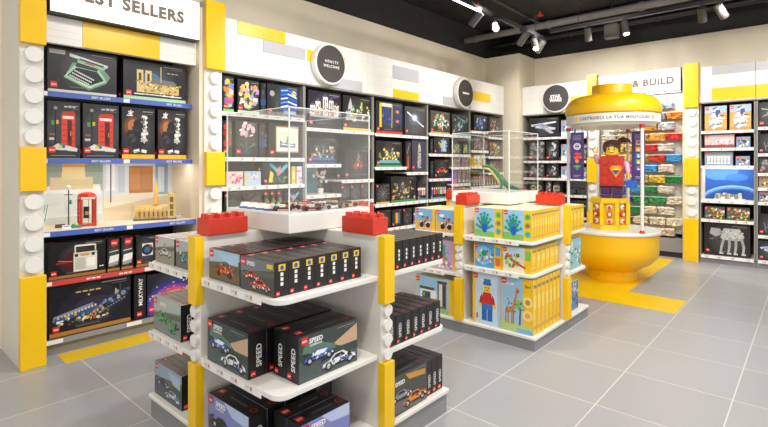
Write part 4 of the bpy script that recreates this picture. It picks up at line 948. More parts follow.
pb = brick_bay('display_bay', 'bay of clear brick bins between stud pillars under a BUiLD sign', (FX, 2.955, 0), -PI/2, '& BUiLD',
               [(.0, .66), (1.18, 1.6), (2.38, 3.06)], [(.0, .66), (1.18, 1.59), (2.37, 3.05)], W=1.645, letter=.105, zl=2.775, tx=.86)
MB().box(.17, 1.42, .12, .58, .09, .31).build('cabinet', 'skirt', pb); MB().box(.17, 1.42, .16, .58, 0, .088).build('kick_plate', 'dark', pb)
MB().box(.9, 1.0, .114, .1195, .12, .28).build('vent_grille', 'steel', pb)
MB().box(.17, 1.42, .27, .584, .37, 2.65).build('bin_rack', 'bright', pb)
def led_strip(parent, name, loc, length, watts, rotx=0.0, drop=.004):
    """a lit strip under a shelf with its own small area lamp"""
    o = MB().box(-length/2, length/2, -.008, .008, 0, .006).build(name, 'led', parent); o.location = loc
    l = bpy.data.lights.new('led_lamp', 'AREA'); l.shape = 'RECTANGLE'; l.size = length; l.size_y = .02; l.energy = watts; l.color = (1, .95, .86)
    q = bpy.data.objects.new('led_lamp', l); COL.objects.link(q); q.parent = parent; q.location = (loc[0], loc[1], loc[2] - drop); q.rotation_euler = (rotx, 0, 0)
led_strip(pb, 'led_strip', (.80, .03, 2.64), 1.2, 9, .12)  # strip added below the sign to brighten the bins
# bins: colours by row, from the top
BIN = [['#C9C4B8', '#AEB4BC', '#B9BCC0', '#9AA6B4', '#8FA2BC'], ['#C9C4B8', '#B9BCC0', '#A9ADB4', '#8C97A8', '#D98A2E'], ['#CFC9BA', '#D9D2C0', '#D6CDBA', '#E5A42E', '#C9CCD0'],
       ['#D8D2C2', '#D9C9A0', '#E5B23C', '#E8A83A', '#D93428'], ['#E0D7C0', '#E9CB5A', '#F0C21E', '#D92E24', '#D8D0C4'], ['#F0D060', '#F0C41E', '#E8B92A', '#DC3A2A', '#3FA0DC'],
       ['#F0C41E', '#C84A86', '#D23A78', '#3F9CDC', '#E8DCC8'], ['#B98AD0', '#C8A0DC', '#F0C21E', '#E6C233', '#2E9C50'], ['#9A7AC8', '#B48ED2', '#4AAEDC', '#2EA054', '#E8E0CC'],
       ['#3C62C4', '#3F6AC8', '#2E9A4E', '#37A85A', '#EFE4CC'], ['#2F56BC', '#2C8C48', '#2E9A4E', '#EEE0C2', '#F0E6D2'], ['#2C8C48', '#2F9650', '#EADCC0', '#F0E4CA', '#F2E8D4'], ['#EADFC6', '#E9DCC0', '#F0E4CA', '#F2E6D0', '#EEE2C8']]
NAMES = {}
def cname(h):
    r, g, b = [int(h[i:i + 2], 16) for i in (1, 3, 5)]
    if max(r, g, b) - min(r, g, b) < 45: return 'pale' if r > 190 else 'grey'
    if b > r and b > g: return 'purple' if r > g + 20 else 'blue'
    if g > r: return 'green'
    if r > 195 and g < 100: return 'magenta' if b > 90 else 'red'
    if g > 205 and b > 150: return 'cream'
    return 'yellow' if g > 175 else 'orange'
def pieces_mesh(c, seed):
    rd = random.Random(seed); mb = MB(); base = hx(c)
    for k in range(100):
        s_ = .010 + .013*rd.random(); x = -.105 + .21*rd.random(); y = .018 + .05*rd.random(); z = .010 + .116*rd.random()**.9
        f = .75 + .5*rd.random(); cc = tuple(min(1, v*f) for v in base)
        mb.box(max(-.117, x - s_), min(.117, x + s_), y - .01, y + .02, z - s_*.5, z + s_*.5, cc)
    mb.box(-.117, .117, .07, .14, .004, .105, tuple(v*.95 for v in base)); return mb
def bin_mesh():
    mb = MB(); mb.box(-.1235, .1235, 0, .004, 0, .115); mb.box(-.1235, -.1195, .0042, .15, 0, .13); mb.box(.1195, .1235, .0042, .15, 0, .13); mb.box(-.1193, .1193, .0042, .15, 0, .003)
    return mb
bin_me = bin_mesh().mesh('bin', 'bin'); lip_me = MB().box(-.1235, .1235, -.005, -.0005, .112, .118).mesh('lip', 'acrylicedge')
cnt = {}
for r, row in enumerate(BIN):
    z = 2.44 - .1715*r - .05
    for c, col in enumerate(row):
        if r % 2 == 0 and c == 0: continue                        # every other row is shifted by half a bin
        x = .303 + .2495*c - (.125 if r % 2 == 0 else 0)
        t = empty('brick_bin', (FX + .10, 2.955 - x, z), -PI/2)
        nm = cname(col); k = (nm, r); cnt[k] = cnt.get(k, 0) + 1
        lab = ('%s clear bin of %s bricks from the STAR WARS side, %s row down' % (ORD[cnt[k] - 1], nm, ORD[r] if r < 12 else 'lowest'))
        tag(t, lab, 'brick bin', 'clear bins of loose bricks')
        for nme, me in (('bin', bin_me), ('lip', lip_me)):
            o = bpy.data.objects.new(nme, me); COL.objects.link(o); o.parent = t
        o = pieces_mesh(col, r*7 + c).build('bricks', 'print', t); o['kind'] = 'stuff'

# the rest of the short wall
REF[0] = 'brick bins'
ru = short_unit('short wall shelving with a blue planet niche, beside the bins', 1.30, .615, [(.16, .684, Z0 + ZQ*3, Z1 - .002, 'greytile'), (.16, .684, Z0 + .1*ZQ, Z0 + 1.5*ZQ, 'yellow')])
ru2 = short_unit('short wall shelving of black boxes past the blue planet niche', .61, -.35, [(.001, .958, Z0 + ZQ*3, Z1 - .002, 'greytile'), (.001, .958, Z0 + .1*ZQ, Z0 + 1.5*ZQ, 'yellow')])
for k, z in enumerate((2.0, 1.74, 1.475, .955, .665, .12)): ssh(ru, z, seed=80 + k)
for k, z in enumerate((2.03, 1.65, 1.37, 1.16, .955, .48, .12)): ssh(ru2, z, seed=90 + k)
U = 'above blue planet niche'
wall_row('y', PX, 2.0005, [('mecharmour', 704.5, 727, .375), ('mecharmour', 729.5, 751.5, .375)], 'top shelf ' + U, GS)
wall_row('y', PX, 1.7405, [('pinkcraft', 704.5, 734.5, .2), ('smallcraft', 736, 750.5, .16)], 'second shelf ' + U, GS)
wall_row('y', PX, 1.4755, [('troops', 704.5, 733, .21), ('smallcraft', 735.5, 750, .14)], 'third shelf ' + U, GS)
wall_row('y', PX, .6655, [('comicbox', 704.5, 725, .19), ('comicbox', 726.5, 750, .19)], 'shelf below blue planet niche', GS)
wall_row('y', PX, .1205, [('walker', 704, 750.5, .485)], 'lowest shelf near the bins', GS, .2)
U = 'past blue planet niche'
wall_row('y', PX, 2.0305, [('greyship', 756, 784, .35)], 'top shelf ' + U, GS)
wall_row('y', PX, 1.6505, [('droid', 756, 784, .28)], 'second shelf ' + U, GS)
wall_row('y', PX, 1.3705, [('greyhull', 756, 784, .22)], 'third shelf ' + U, GS)
wall_row('y', PX, 1.1605, [('desertcraft', 756, 784, .16)], 'fourth shelf ' + U, GS)
wall_row('y', PX, .9555, [('smallcraft', 756, 769, .15), ('smallcraft', 771, 784, .15)], 'fifth shelf ' + U, GS)
wall_row('y', PX, .4805, [('droid', 758, 784, .3)], 'sixth shelf ' + U, GS)
wall_row('y', PX, .1205, [('starfighter', 756, 784, .28)], 'lowest shelf ' + U, GS)
def po_planet(A):
    A.R(0, 0, 1, 1, '#2A5FB8'); A.E(.3, .9, .5, '#4E8AD8', .3)
    for k, c in enumerate(['#8FC4F0', '#5E9FE0', '#2F62B0', '#1F4A94']): A.E(.6, -.55, 1.18 - .05*k, c, 1.0 - .05*k, n=40)
    A.E(.65, .7, .3, '#3F78CC', .12)
pm = MB(); pm.box(0, .62, -.006, 0, 0, .485, hx('#E8E6E0')); A = Art(.62, .485); po_planet(A); A.place(pm, (0, -.006, 0), (1, 0, 0), (0, 0, 1), (0, -1, 0), .62, .485)
pm.build('niche_poster', 'print', ru).location = (.03, .30, .957)
MB().box(.022, .036, .02, .53, .957, 1.44).build('niche_side', 'wood', ru)
led_strip(ru, 'led_strip', (.34, .17, 1.428), .6, 1.3)
mb = MB(); rd = random.Random(3)
mb.box(-.19, .19, -.06, .06, 0, .02, hx('#DAD6CC'))
for k in range(26): x = -.17 + .34*rd.random(); h = .03 + .06*rd.random(); mb.box(x - .02, x + .02, -.04 + .03*rd.random(), .03, .0201, .02 + h, hx(rd.choice(['#E8E4DC', '#CFC9BC', '#B9A98C', '#F0EEE8', '#8C8478'])))
o = mb.build('brick_model', 'print'); o.location = (8.86, .93, .9563); o.rotation_euler = (0, 0, -PI/2)
tag(o, 'low white brick hangar model before the blue planet poster', 'model')

# ================================================================ GONDOLAS
def rounded(x0, x1, y0, y1, cx, cy, r=.06, n=6):
    """rectangle with the one corner (cx, cy) rounded"""
    pts = []
    for (x, y) in ((x0, y0), (x1, y0), (x1, y1), (x0, y1)):
        if abs(x - cx) < 1e-6 and abs(y - cy) < 1e-6:
            sx = 1 if x == x0 else -1; sy = 1 if y == y0 else -1
            ox, oy = x + sx*r, y + sy*r
            a0 = math.atan2(0, -sx); a1 = math.atan2(-sy, 0)
            if (x == x0) == (y == y0): seq = [a0, a1]
            else: seq = [a1, a0]
            d = seq[1] - seq[0]
            while d > PI: d -= 2*PI
            while d < -PI: d += 2*PI
            pts += [(ox + r*math.cos(seq[0] + d*k/n), oy + r*math.sin(seq[0] + d*k/n)) for k in range(n + 1)]
        else: pts.append((x, y))
    return pts
AX, AY, TH, HB = .035, .09, .036, .62           # arm centre, half thickness, half base
TOPZ = 1.13
def gondola(cx, cy, label, shelves, base, HY_=.62):
    """cross-shaped stand: four white arms with stud ends, shelves in the four corners"""
    t = tag(empty('display_gondola', (cx, cy, 0)), label, 'display stand', 'cross shaped display gondolas')
    MB().box(-HB + .012, HB - .012, -HB + .012, HY_ - .012, 0, base - .026).build('plinth', 'skirt', t)
    MB().box(-HB, HB, -HB, HY_, base - .0255, base).build('base_shelf', 'bright', t, bevel=.006)
    zb = base + .0005
    arms = [(-HB + .0, AX - TH - .0005, AY - TH, AY + TH), (AX + TH + .0005, HB, AY - TH, AY + TH), (AX - TH, AX + TH, -HB + .0, HB)]
    for x0, x1, y0, y1 in arms: MB().box(x0, x1, y0, y1, zb, TOPZ).build('arm_panel', 'white', t, bevel=.003)
    ends = [((-HB, AY), -PI/2), ((AX, -HB), 0), ((HB, AY), PI/2), ((AX, HB), PI)]
    for (ex, ey), rz in ends:
        for z0, z1 in ((.785, TOPZ + .002), (base + .002, .485)):
            o = MB().box(-TH - .003, TH + .003, -.03, .018, z0, z1).build('yellow_block', 'yellow', t, bevel=.003)
            mb_ = Matrix.Rotation(rz, 4, 'Z'); o.location = (ex, ey, 0); o.rotation_euler = (0, 0, rz)
        for k in range(4): stud_at(t, (ex, ey, .525 + .075*k), rz, .54)
    for (sx, sy), zs in shelves.items():
        x0, x1 = (-HB, AX - TH - .001) if sx < 0 else (AX + TH + .001, HB)
        y0, y1 = (-HB + .02, AY - TH - .001) if sy < 0 else (AY + TH + .001, HY_)
        cxn = x0 if sx < 0 else x1; cyn = y0 if sy < 0 else y1
        for z in zs:
            s_ = MB().prism(rounded(x0, x1, y0, y1, cxn, cyn), z - .026, z).build('shelf', 'bright', t, bevel=.004)
            L = y1 - y0 - .14
            if sx < 0:
                mb = MB(); A = Art(L, .036); rd = random.Random(int(z*100)); mb.box(0, L, -.005, -.0005, 0, .036, hx('#EFEDE8'))
                for k in range(4): A.R(.04 + .24*k, .12, .16 + .24*k, .88, '#DEDDD9'); A.R(.125 + .24*k, .35, .15 + .24*k, .75, '#C9564E'); A.L(.06 + .24*k, .6, .1 + .24*k, .6, .08, '#9A9996')
                A.place(mb, (0, -.005, 0), (1, 0, 0), (0, 0, 1), (0, -1, 0), L, .036)
                p = mb.build('price_strip', 'print', s_); p.rotation_euler = (0, 0, -PI/2); p.location = (x0, (y1 - .02), z - .038)
    return t
GA = (1.835, 2.27); GB = (4.29, 2.27)
gondola(*GA, 'white gondola of racing car boxes with yellow and stud ends', {(-1, -1): (.925, .52), (-1, 1): (.925, .52), (1, -1): (.925, .52), (1, 1): (.925, .52)}, .14, .68)
gondola(*GB, 'white gondola of yellow set boxes before the yellow booth', {(-1, -1): (.87, .605), (-1, 1): (.87, .52), (1, -1): (.87, .50), (1, 1): (.87, .50)}, .112)

# big red bricks on the arm ends
rb = MB().box(-.117, .117, -.058, .058, 0, .086)
rbm = rb.mesh('red_brick', 'red'); rstud = MB().cone((0, 0, .086), (0, 0, .106), .0205, .0195, 18).mesh('brick_stud', 'red', True)
def red_brick(loc, rotz, label):
    t = tag(empty('red_brick', loc, rotz), label, 'toy brick', 'giant red bricks on the gondolas')
    o = bpy.data.objects.new('brick_body', rbm); COL.objects.link(o); o.parent = t
    md = o.modifiers.new('edge', 'BEVEL'); md.width = .004; md.segments = 2
    for i in range(4):
        for j in (-1, 1):
            s_ = bpy.data.objects.new('stud', rstud); COL.objects.link(s_); s_.parent = t; s_.location = (-.0875 + .0583*i, .029*j, 0)
for (gx, gy), nm, places in ((GA, 'racing', ('beside the best sellers bay', 'over the slim black racing boxes', 'behind its case, facing the yellow gondola', 'behind its case, facing the flower boxes')),
                         (GB, 'yellow', ('over the off-road car boxes', 'over the rows of yellow box ends', 'behind its case, facing the booth', 'behind its case, facing the long wall'))):
    lb = 'giant red brick on the %s gondola arm ' % nm
    red_brick((gx - HB + .145, gy + AY, TOPZ + .003), 0, lb + places[0])
    red_brick((gx + AX, gy - HB + .15, TOPZ + .003), PI/2, lb + places[1])
    red_brick((gx + HB - .09, gy + AY, TOPZ + .003), 0, lb + places[2])
    red_brick((gx + AX, gy + HB - .09, TOPZ + .003), PI/2, lb + places[3])

def display_top(cx, cy, nm):
    t = tag(empty('display_plinth', (cx, cy, TOPZ + .001)), 'square white display plinth on top of the %s' % nm, 'plinth', 'display plinths on the gondolas')
    MB().box(-.31, .31, -.31, .31, 0, .105).build('plinth_top', 'bright', t, bevel=.006)
    c = tag(empty('acrylic_case', (cx, cy, TOPZ + .1075)), 'clear acrylic case standing on the %s plinth' % nm, 'display case', 'acrylic cases on the gondolas')
    h = .56; r = .305
    for (x0, x1, y0, y1) in ((-r, r, -r, -r + .004), (-r, r, r - .004, r), (-r, -r + .004, -r + .0045, r - .0045), (r - .004, r, -r + .0045, r - .0045)):
        MB().box(x0, x1, y0, y1, 0, h).build('pane', 'acrylic', c)
    MB().box(-r, r, -r, r, h + .0005, h + .005).build('lid', 'acrylic', c)
    for sx in (-1, 1):
        for sy in (-1, 1): MB().box(sx*r - .0028, sx*r + .0028, sy*r - .0028, sy*r + .0028, 0, h).build('edge', 'acrylicedge', c)
    e = MB(); e.box(-r, r, -r - .003, -r + .001, h + .001, h + .0055); e.box(-r, r, r - .001, r + .003, h + .001, h + .0055); e.box(-r - .003, -r + .001, -r, r, h + .001, h + .0055); e.box(r - .001, r + .003, -r, r, h + .001, h + .0055)
    e.build('lid_rim', 'acrylicedge', c)
display_top(GA[0] + AX, GA[1] + AY, 'racing car gondola'); display_top(GB[0] + AX, GB[1] + AY, 'yellow box gondola')
PZ = TOPZ + .1068

# brick-built race cars inside the case
def race_car(loc, rotz, c1, c2, label, L=.15):
    t = tag(empty('race_car_model', loc, rotz), label, 'model car', 'race car models in the acrylic case'); k = L/.15
    b = MB(); b.box(-.06*k, .06*k, -.02*k, .02*k, .008*k, .022*k, hx(c1)); b.box(-.035*k, .02*k, -.017*k, .017*k, .0221*k, .04*k, hx(c2)); b.prism([(.06*k, -.013*k), (.085*k, -.007*k), (.085*k, .007*k), (.06*k, .013*k)], .008*k, .018*k, hx(c1))
    b.box(-.055*k, -.02*k, -.024*k, .024*k, .0221*k, .03*k, hx(c1)); b.build('car_body', 'print', t, bevel=.001)
    MB().box(-.075*k, -.06*k, -.03*k, .03*k, .036*k, .042*k, hx(c2)).box(-.07*k, -.064*k, -.004*k, .004*k, .02*k, .0359*k, hx(c2)).build('rear_wing', 'print', t)
    MB().box(.078*k, .094*k, -.032*k, .032*k, .005*k, .01*k, hx(c2)).build('front_wing', 'print', t)
    for x in (-.042, .05):
        for s in (-1, 1): MB().tube((x*k, s*.0225*k, .0145*k), (x*k, s*.034*k, .0145*k), .0145*k, 16).build('wheel', 'blackpl', t)
cx0, cy0 = GA[0] + AX, GA[1] + AY
CARS = [(-0.205, -0.11, -35, '#2A2A2E', '#E8E6E0', 'charcoal race car model with white wing'), (-0.1, -0.235, -20, '#7A3A2E', '#C9C5BE', 'maroon race car model with grey wing'), (0.06, -0.235, -10, '#E8E4DC', '#2A2A2E', 'white race car model with black cockpit'), (0.21, -0.215, 5, '#F0A81E', '#2A2A2E', 'amber race car model with black cockpit'), (-0.06, -0.125, -30, '#26262A', '#D8762A', 'black race car model with orange cockpit'), (0.08, -0.13, -15, '#C23A2A', '#EFEDE8', 'red race car model with white cockpit'), (0.19, -0.115, -5, '#3A4A8A', '#D8B43A', 'navy race car model with golden cockpit'), (-0.1, 0.0, -30, '#D8762A', '#26262A', 'orange race car model with black wing'), (0.05, -0.01, -20, '#8A8C90', '#C23A2A', 'grey race car model with red cockpit'), (0.2, 0.01, -10, '#E0B82A', '#3A4A8A', 'golden race car model with navy cockpit')]
for x, y, a, c1, c2, l in CARS: race_car((cx0 + x, cy0 + y, PZ + .0006), math.radians(a), c1, c2, l + ' in the case', .128)
for k, (x, y) in enumerate(((-.25, .20), (-.25, .12), (-.25, .03), (-.25, -.05))):
    mb = MB(); mb.box(-.026, .026, -.02, .02, 0, .004, hx('#F4F3F0'))
    a_, b_ = (-.02, .0041), (.016, .034)                          # tilted card face with a blue lower edge
    mb.poly([(-.026, a_[0], a_[1]), (.026, a_[0], a_[1]), (.026, b_[0], b_[1]), (-.026, b_[0], b_[1])], hx('#F6F5F2')); mb.poly([(.026, b_[0], b_[1]), (.026, .02, .004), (-.026, .02, .004), (-.026, b_[0], b_[1])], hx('#F6F5F2'))
    mb.box(-.026, .026, -.0245, -.0202, 0, .010, hx('#3A57B0')); o = mb.build('name_card', 'print'); o.location = (cx0 + x, cy0 + y, PZ + .0006); o.rotation_euler = (0, 0, math.radians(-50))
    tag(o, '%s white and blue name card from the long wall, before the race cars' % ORD[k], 'name card', 'name cards in the acrylic case')

# brick-built lizard inside the far case
lt = tag(empty('lizard_model', (GB[0] + AX + .02, GB[1] + AY - .06, PZ + .0006), math.radians(-62)), 'green and yellow brick lizard model rearing in the far case', 'model'); lt.scale = (.78, .78, .86)
def skin(name, pts, edges, radii, m, parent, sub=1):
    me = bpy.data.meshes.new(name); me.from_pydata(pts, edges, []); o = bpy.data.objects.new(name, me); COL.objects.link(o); o.parent = parent
    sk = o.modifiers.new('skin', 'SKIN'); sv = me.skin_vertices
    if not sv: me.skin_vertices
    for i, r in enumerate(radii): me.skin_vertices[0].data[i].radius = (r, r) if not isinstance(r, tuple) else r
    me.skin_vertices[0].data[0].use_root = True
    if sub: s2 = o.modifiers.new('smooth', 'SUBSURF'); s2.levels = sub; s2.render_levels = sub
    me.materials.append(m if not isinstance(m, str) else M[m]); return o
M['lizard'] = mat('green_bricks', '#2F6B4A', 0.35, .25, 60); M['belly'] = mat('yellow_belly_bricks', '#D9C264', 0.35, .15, 60)
def skin_obj(name, pts, edges, radii, m, parent, sub=2):
    me = bpy.data.meshes.new(name); me.from_pydata(pts, edges, []); o = bpy.data.objects.new(name, me); COL.objects.link(o); o.parent = parent
    bm = bmesh.new(); bm.from_mesh(me); lay = bm.verts.layers.skin.verify(); bm.verts.ensure_lookup_table()
    for i, r in enumerate(radii): bm.verts[i][lay].radius = (r, r) if not isinstance(r, tuple) else r; bm.verts[i][lay].use_root = (i == 0)
    bm.to_mesh(me); bm.free()
    o.modifiers.new('skin', 'SKIN'); s2 = o.modifiers.new('smooth', 'SUBSURF'); s2.levels = sub; s2.render_levels = sub
    me.materials.append(M[m]); return o
skin_obj('body', [(.02, 0, .10), (-.04, 0, .17), (-.10, 0, .24), (-.155, 0, .275), (-.21, 0, .285), (-.25, 0, .275), (.08, 0, .055), (.15, 0, .03), (.22, 0, .02),
                  (.0, .045, .07), (-.02, .055, .014), (.0, -.045, .07), (-.02, -.055, .014), (.09, .04, .03), (.07, .055, .012), (.09, -.04, .03), (.07, -.055, .012)],
         [(0, 1), (1, 2), (2, 3), (3, 4), (4, 5), (0, 6), (6, 7), (7, 8), (0, 9), (9, 10), (0, 11), (11, 12), (6, 13), (13, 14), (6, 15), (15, 16)],
         [.038, .034, .027, .022, .024, .014, .034, .022, .01, .016, .012, .016, .012, .015, .011, .015, .011], 'lizard', lt)
skin_obj('belly', [(.0, 0, .075), (-.058, 0, .15), (-.118, 0, .222), (-.165, 0, .255), (-.23, 0, .262)], [(0, 1), (1, 2), (2, 3), (3, 4)], [.024, .024, .02, .018, .012], 'belly', lt)
e = MB()
for s in (-1, 1): e.ball((-.215, s*.022, .295), .007, hx('#F3F1EA'), 10); e.ball((-.22, s*.027, .296), .004, hx('#101010'), 8)
e.build('eyes', 'print', lt, smooth=True)
mb = MB()
for k in range(8): u = k/7; mb.box(-.13 + .17*u - .006, -.13 + .17*u + .006, -.003, .003, .29 - .165*u, .312 - .165*u, hx('#C9B23A'))
mb.build('back_spikes', 'print', lt)

# boxes on the gondolas
def pile_row(n, key, w, h, d, x, y, z, dx, dy, rotz, where, ref, group, pitch=None):
    p = pitch or (d + .004)
    for k in range(n):
        lab = '%s %s from the %s, %s' % (ORD[k], DES[key]['desc'], ref, where) if n > 1 else '%s, %s' % (DES[key]['desc'], where)
        put_box(key, w, h, d, (x + dx*p*k, y + dy*p*k, z + .0008), rotz, lab, group)
R_ = -PI/2
g = 'racing boxes on the gondola'
# front corner (its long sides face the doorway, ends the aisle)
pile_row(7, 'redracers', .262, .15, .072, 1.232, 1.852, .9255, 1, 0, R_, 'top shelf, front corner', 'price strip', g)
pile_row(7, 'orangecar', .28, .15, .072, 1.24, 2.142, .9255, 1, 0, R_, 'top shelf, front corner', 'price strip', g)
pile_row(5, 'policecars', .36, .21, .098, 1.225, 2.09, .5205, 1, 0, R_, 'middle shelf, long row', 'price strip', g)
pile_row(2, 'policecars', .365, .21, .092, 1.53, 1.70, .5205, 0, 1, 0, 'middle shelf, broadside', 'shelf edge', g)
pile_row(5, 'purplecars', .36, .205, .098, 1.235, 2.10, .1405, 1, 0, R_, 'base shelf, long row', 'price strip', g)
pile_row(2, 'purplecars', .30, .2, .098, 1.50, 1.69, .1405, 0, 1, 0, 'base shelf, broadside', 'shelf edge', g)
# corner towards the best sellers bay
pile_row(5, 'lambo', .245, .15, .075, 1.245, 2.80, .9255, 1, 0, R_, 'gondola side by best sellers', 'price strip', g)
pile_row(5, 'rallycar', .25, .15, .075, 1.25, 2.545, .9255, 1, 0, R_, 'gondola side by best sellers', 'price strip', g)
pile_row(4, 'greencars', .34, .2, .085, 1.24, 2.76, .5205, 1, 0, R_, 'gondola side by best sellers', 'price strip', g)
pile_row(4, 'greycars', .34, .19, .09, 1.245, 2.76, .1405, 1, 0, R_, 'gondola side by best sellers', 'price strip', g)
# corner towards the yellow gondola
pile_row(8, 'slimracer', .3, .155, .058, 1.925, 1.835, .9255, 1, 0, R_, 'top shelf by yellow gondola', 'yellow post', g, .0645)
pile_row(7, 'slimorange', .3, .155, .062, 1.925, 1.835, .5205, 1, 0, R_, 'middle shelf by yellow gondola', 'yellow post', g, .070)
pile_row(3, 'mclaren', .33, .215, .07, 2.095, 1.675, .1405, 0, 1, 0, 'base shelf by yellow gondola', 'shelf edge', g)
pile_row(3, 'slimorange', .3, .205, .05, 2.272, 1.835, .1405, 1, 0, R_, 'base shelf by yellow gondola', 'yellow post', g)
g = 'yellow boxes on the gondola'
pile_row(11, 'peacock', .252, .25, .048, 3.705, 1.822, .8705, 1, 0, R_, 'outer column of top shelf', 'price strip', g)
pile_row(11, 'peacock', .27, .25, .048, 3.705, 2.09, .8705, 1, 0, R_, 'inner column of top shelf', 'price strip', g)
pile_row(6, 'playground', .262, .205, .088, 3.705, 1.827, .6055, 1, 0, R_, 'yellow gondola middle shelf', 'price strip', g)
pile_row(6, 'underwater', .27, .205, .088, 3.705, 2.097, .6055, 1, 0, R_, 'yellow gondola middle shelf', 'price strip', g)
pile_row(7, 'giraffe', .285, .45, .076, 3.70, 1.825, .1125, 1, 0, R_, 'yellow gondola base', 'price strip', g)
pile_row(7, 'figurebox', .27, .45, .076, 3.70, 2.106, .1125, 1, 0, R_, 'yellow gondola base', 'price strip', g)
pile_row(4, 'desertcar', .235, .205, .1, 3.70, 2.765, .8705, 1, 0, R_, 'gondola side by long wall, outer', 'price strip', g)
pile_row(4, 'desertcar', .235, .205, .1, 3.70, 2.522, .8705, 1, 0, R_, 'gondola side by long wall, inner', 'price strip', g)
pile_row(4, 'fairground', .25, .27, .09, 3.715, 2.53, .5205, 1, 0, R_, 'gondola side by long wall', 'price strip', g)
pile_row(3, 'modernhouse', .45, .32, .1, 3.70, 2.655, .1125, 1, 0, R_, 'gondola side by long wall', 'price strip', g)
pile_row(5, 'yellowset', .3, .235, .088, 4.39, 1.83, .8705, 1, 0, R_, 'top shelf by the booth', 'yellow post', g)
pile_row(3, 'forestbox', .36, .29, .08, 4.64, 1.70, .5005, 0, 1, 0, 'shelf by the booth', 'shelf edge', g)
pile_row(3, 'spacebox', .30, .27, .08, 4.60, 1.70, .1125, 0, 1, 0, 'base shelf by the booth', 'shelf edge', g)

# ================================================================ MINIFIGURE BOOTH
BXC, BYC = 6.79, 1.99
bt = tag(empty('minifigure_booth', (BXC, BYC, 0)), 'round yellow booth with a domed canopy on white posts', 'booth')
va = math.atan2(BYC, BXC)                         # direction from the doorway to the booth
MB().lathe([(0.3003, .0015), (0.3049, .02), (0.3049, .10), (0.3094, .13), (0.364, .17), (0.455, .22), (0.5187, .29), (0.546, .36), (0.5505, .42), (0.5505, .612)], 64).build('drum', 'yellowg', bt, smooth=True)
MB().lathe([(0.5096, .6125), (0.566, .6125), (0.5733, .622), (0.5733, .646), (0.566, .656), (0, .656)], 64).build('counter_top', 'bright', bt, smooth=True)
MB().lathe([(0.4732, 2.02), (0.5596, 2.02), (0.5642, 2.025), (0.5642, 2.13), (0.546, 2.135)], 64).build('canopy_band', 'bright', bt, smooth=True)
MB().lathe([(0, 1.985), (0.4914, 1.985), (0.5051, 2.0), (0.5051, 2.0195), (0.455, 2.0195)], 64).build('canopy_soffit', 'bright', bt, smooth=True)
MB().lathe([(0.5005, 2.136), (0.5596, 2.136), (0.5778, 2.15), (0.5824, 2.2), (0.5687, 2.27), (0.5323, 2.325), (0.4732, 2.368), (0.3913, 2.392), (0.2821, 2.40), (0, 2.40)], 64).build('canopy', 'yellowg', bt, smooth=True)
MB().lathe([(0.246, 2.401), (0.246, 2.525), (0.24, 2.535), (0, 2.535)], 64).build('canopy_cap', 'yellowg', bt, smooth=True)
ps, wd = glyphs('COSTRUISCI LA TUA MINIFIGURE', 1.2, .03); cap = .035; mb = MB(); R = .5668
mid = va + PI + .05
for wp in split_words(ps, .38):
    mb = MB()
    for p in wp: mb.poly([(R*math.cos(mid + ((x - wd/2)*cap)/R), R*math.sin(mid + ((x - wd/2)*cap)/R), 2.056 + y*cap) for x, y in p])
    mb.build('lettering', 'lettering', bt)
for s in (-1, 1):
    mb = MB()
    for k in range(2):
        th = mid + s*(wd/2*cap + .05 + .0*k)/R
        mb.box(R*math.cos(th) - .008, R*math.cos(th) + .008, R*math.sin(th) - .012, R*math.sin(th) + .012, 2.055 + .0*k, 2.10, hx('#F0BE1A')) if k == 0 else None
    mb.build('band_mark', 'print', bt)
fx, fy = math.cos(va), math.sin(va); rx, ry = fy, -fx     # away from the viewer, and sideways
for ph in (-52, 68, 188):
    a = math.radians(ph); lx, ld = .54*math.cos(a), .54*math.sin(a); px_, py_ = lx*rx + ld*fx, lx*ry + ld*fy
    p = MB().tube((px_, py_, .6575), (px_, py_, 1.9845), .02, 20).build('post', 'bright', bt, smooth=True)
    MB().cone((px_, py_, .657), (px_, py_, .69), .034, .024, 20).build('red_collar', 'red', p, smooth=True); MB().cone((px_, py_, 1.94), (px_, py_, 1.984), .026, .034, 20).build('red_collar', 'red', p, smooth=True)
# octagonal pedestal with windows
pc = (-.03*rx - .02*fx, -.03*ry - .02*fy)
pt = tag(empty('figure_pedestal', (BXC + pc[0], BYC + pc[1], .657), va), 'octagonal yellow pedestal with clear part tubes on the booth counter', 'pedestal')
oc = [(.25*math.cos(PI/8 + k*PI/4), .25*math.sin(PI/8 + k*PI/4)) for k in range(8)]
oc2 = [(.236*math.cos(PI/8 + k*PI/4), .236*math.sin(PI/8 + k*PI/4)) for k in range(8)]
MB().prism(oc, 0, .06).build('pedestal_base', 'yellow', pt); MB().prism(oc, .34, .40).build('pedestal_top', 'yellow', pt); MB().prism([(x*.78, y*.78) for x, y in oc], .0605, .3395).build('core', 'yellow', pt)
for k in range(8):
    x, y = oc2[k]; MB().box(x - .022, x + .022, y - .022, y + .022, .0605, .3395).build('corner_post', 'yellow', pt)
    a = k*PI/4; tr = MB(); rd = random.Random(k)
    for j in range(3):
        cxp, cyp = .21*math.cos(a), .21*math.sin(a)
        tr.ball((cxp, cyp, .105 + .09*j), .036, hx(['#E8D8C4', '#D83A2C', '#F0EAE0'][j % 3]), 10); tr.ball((cxp + .01*math.cos(a), cyp + .01*math.sin(a), .105 + .09*j), .028, hx(['#D83A2C', '#F2E8DC', '#B5482F'][j % 3]), 10)
    tr.build('part_heads', 'print', pt, smooth=True)
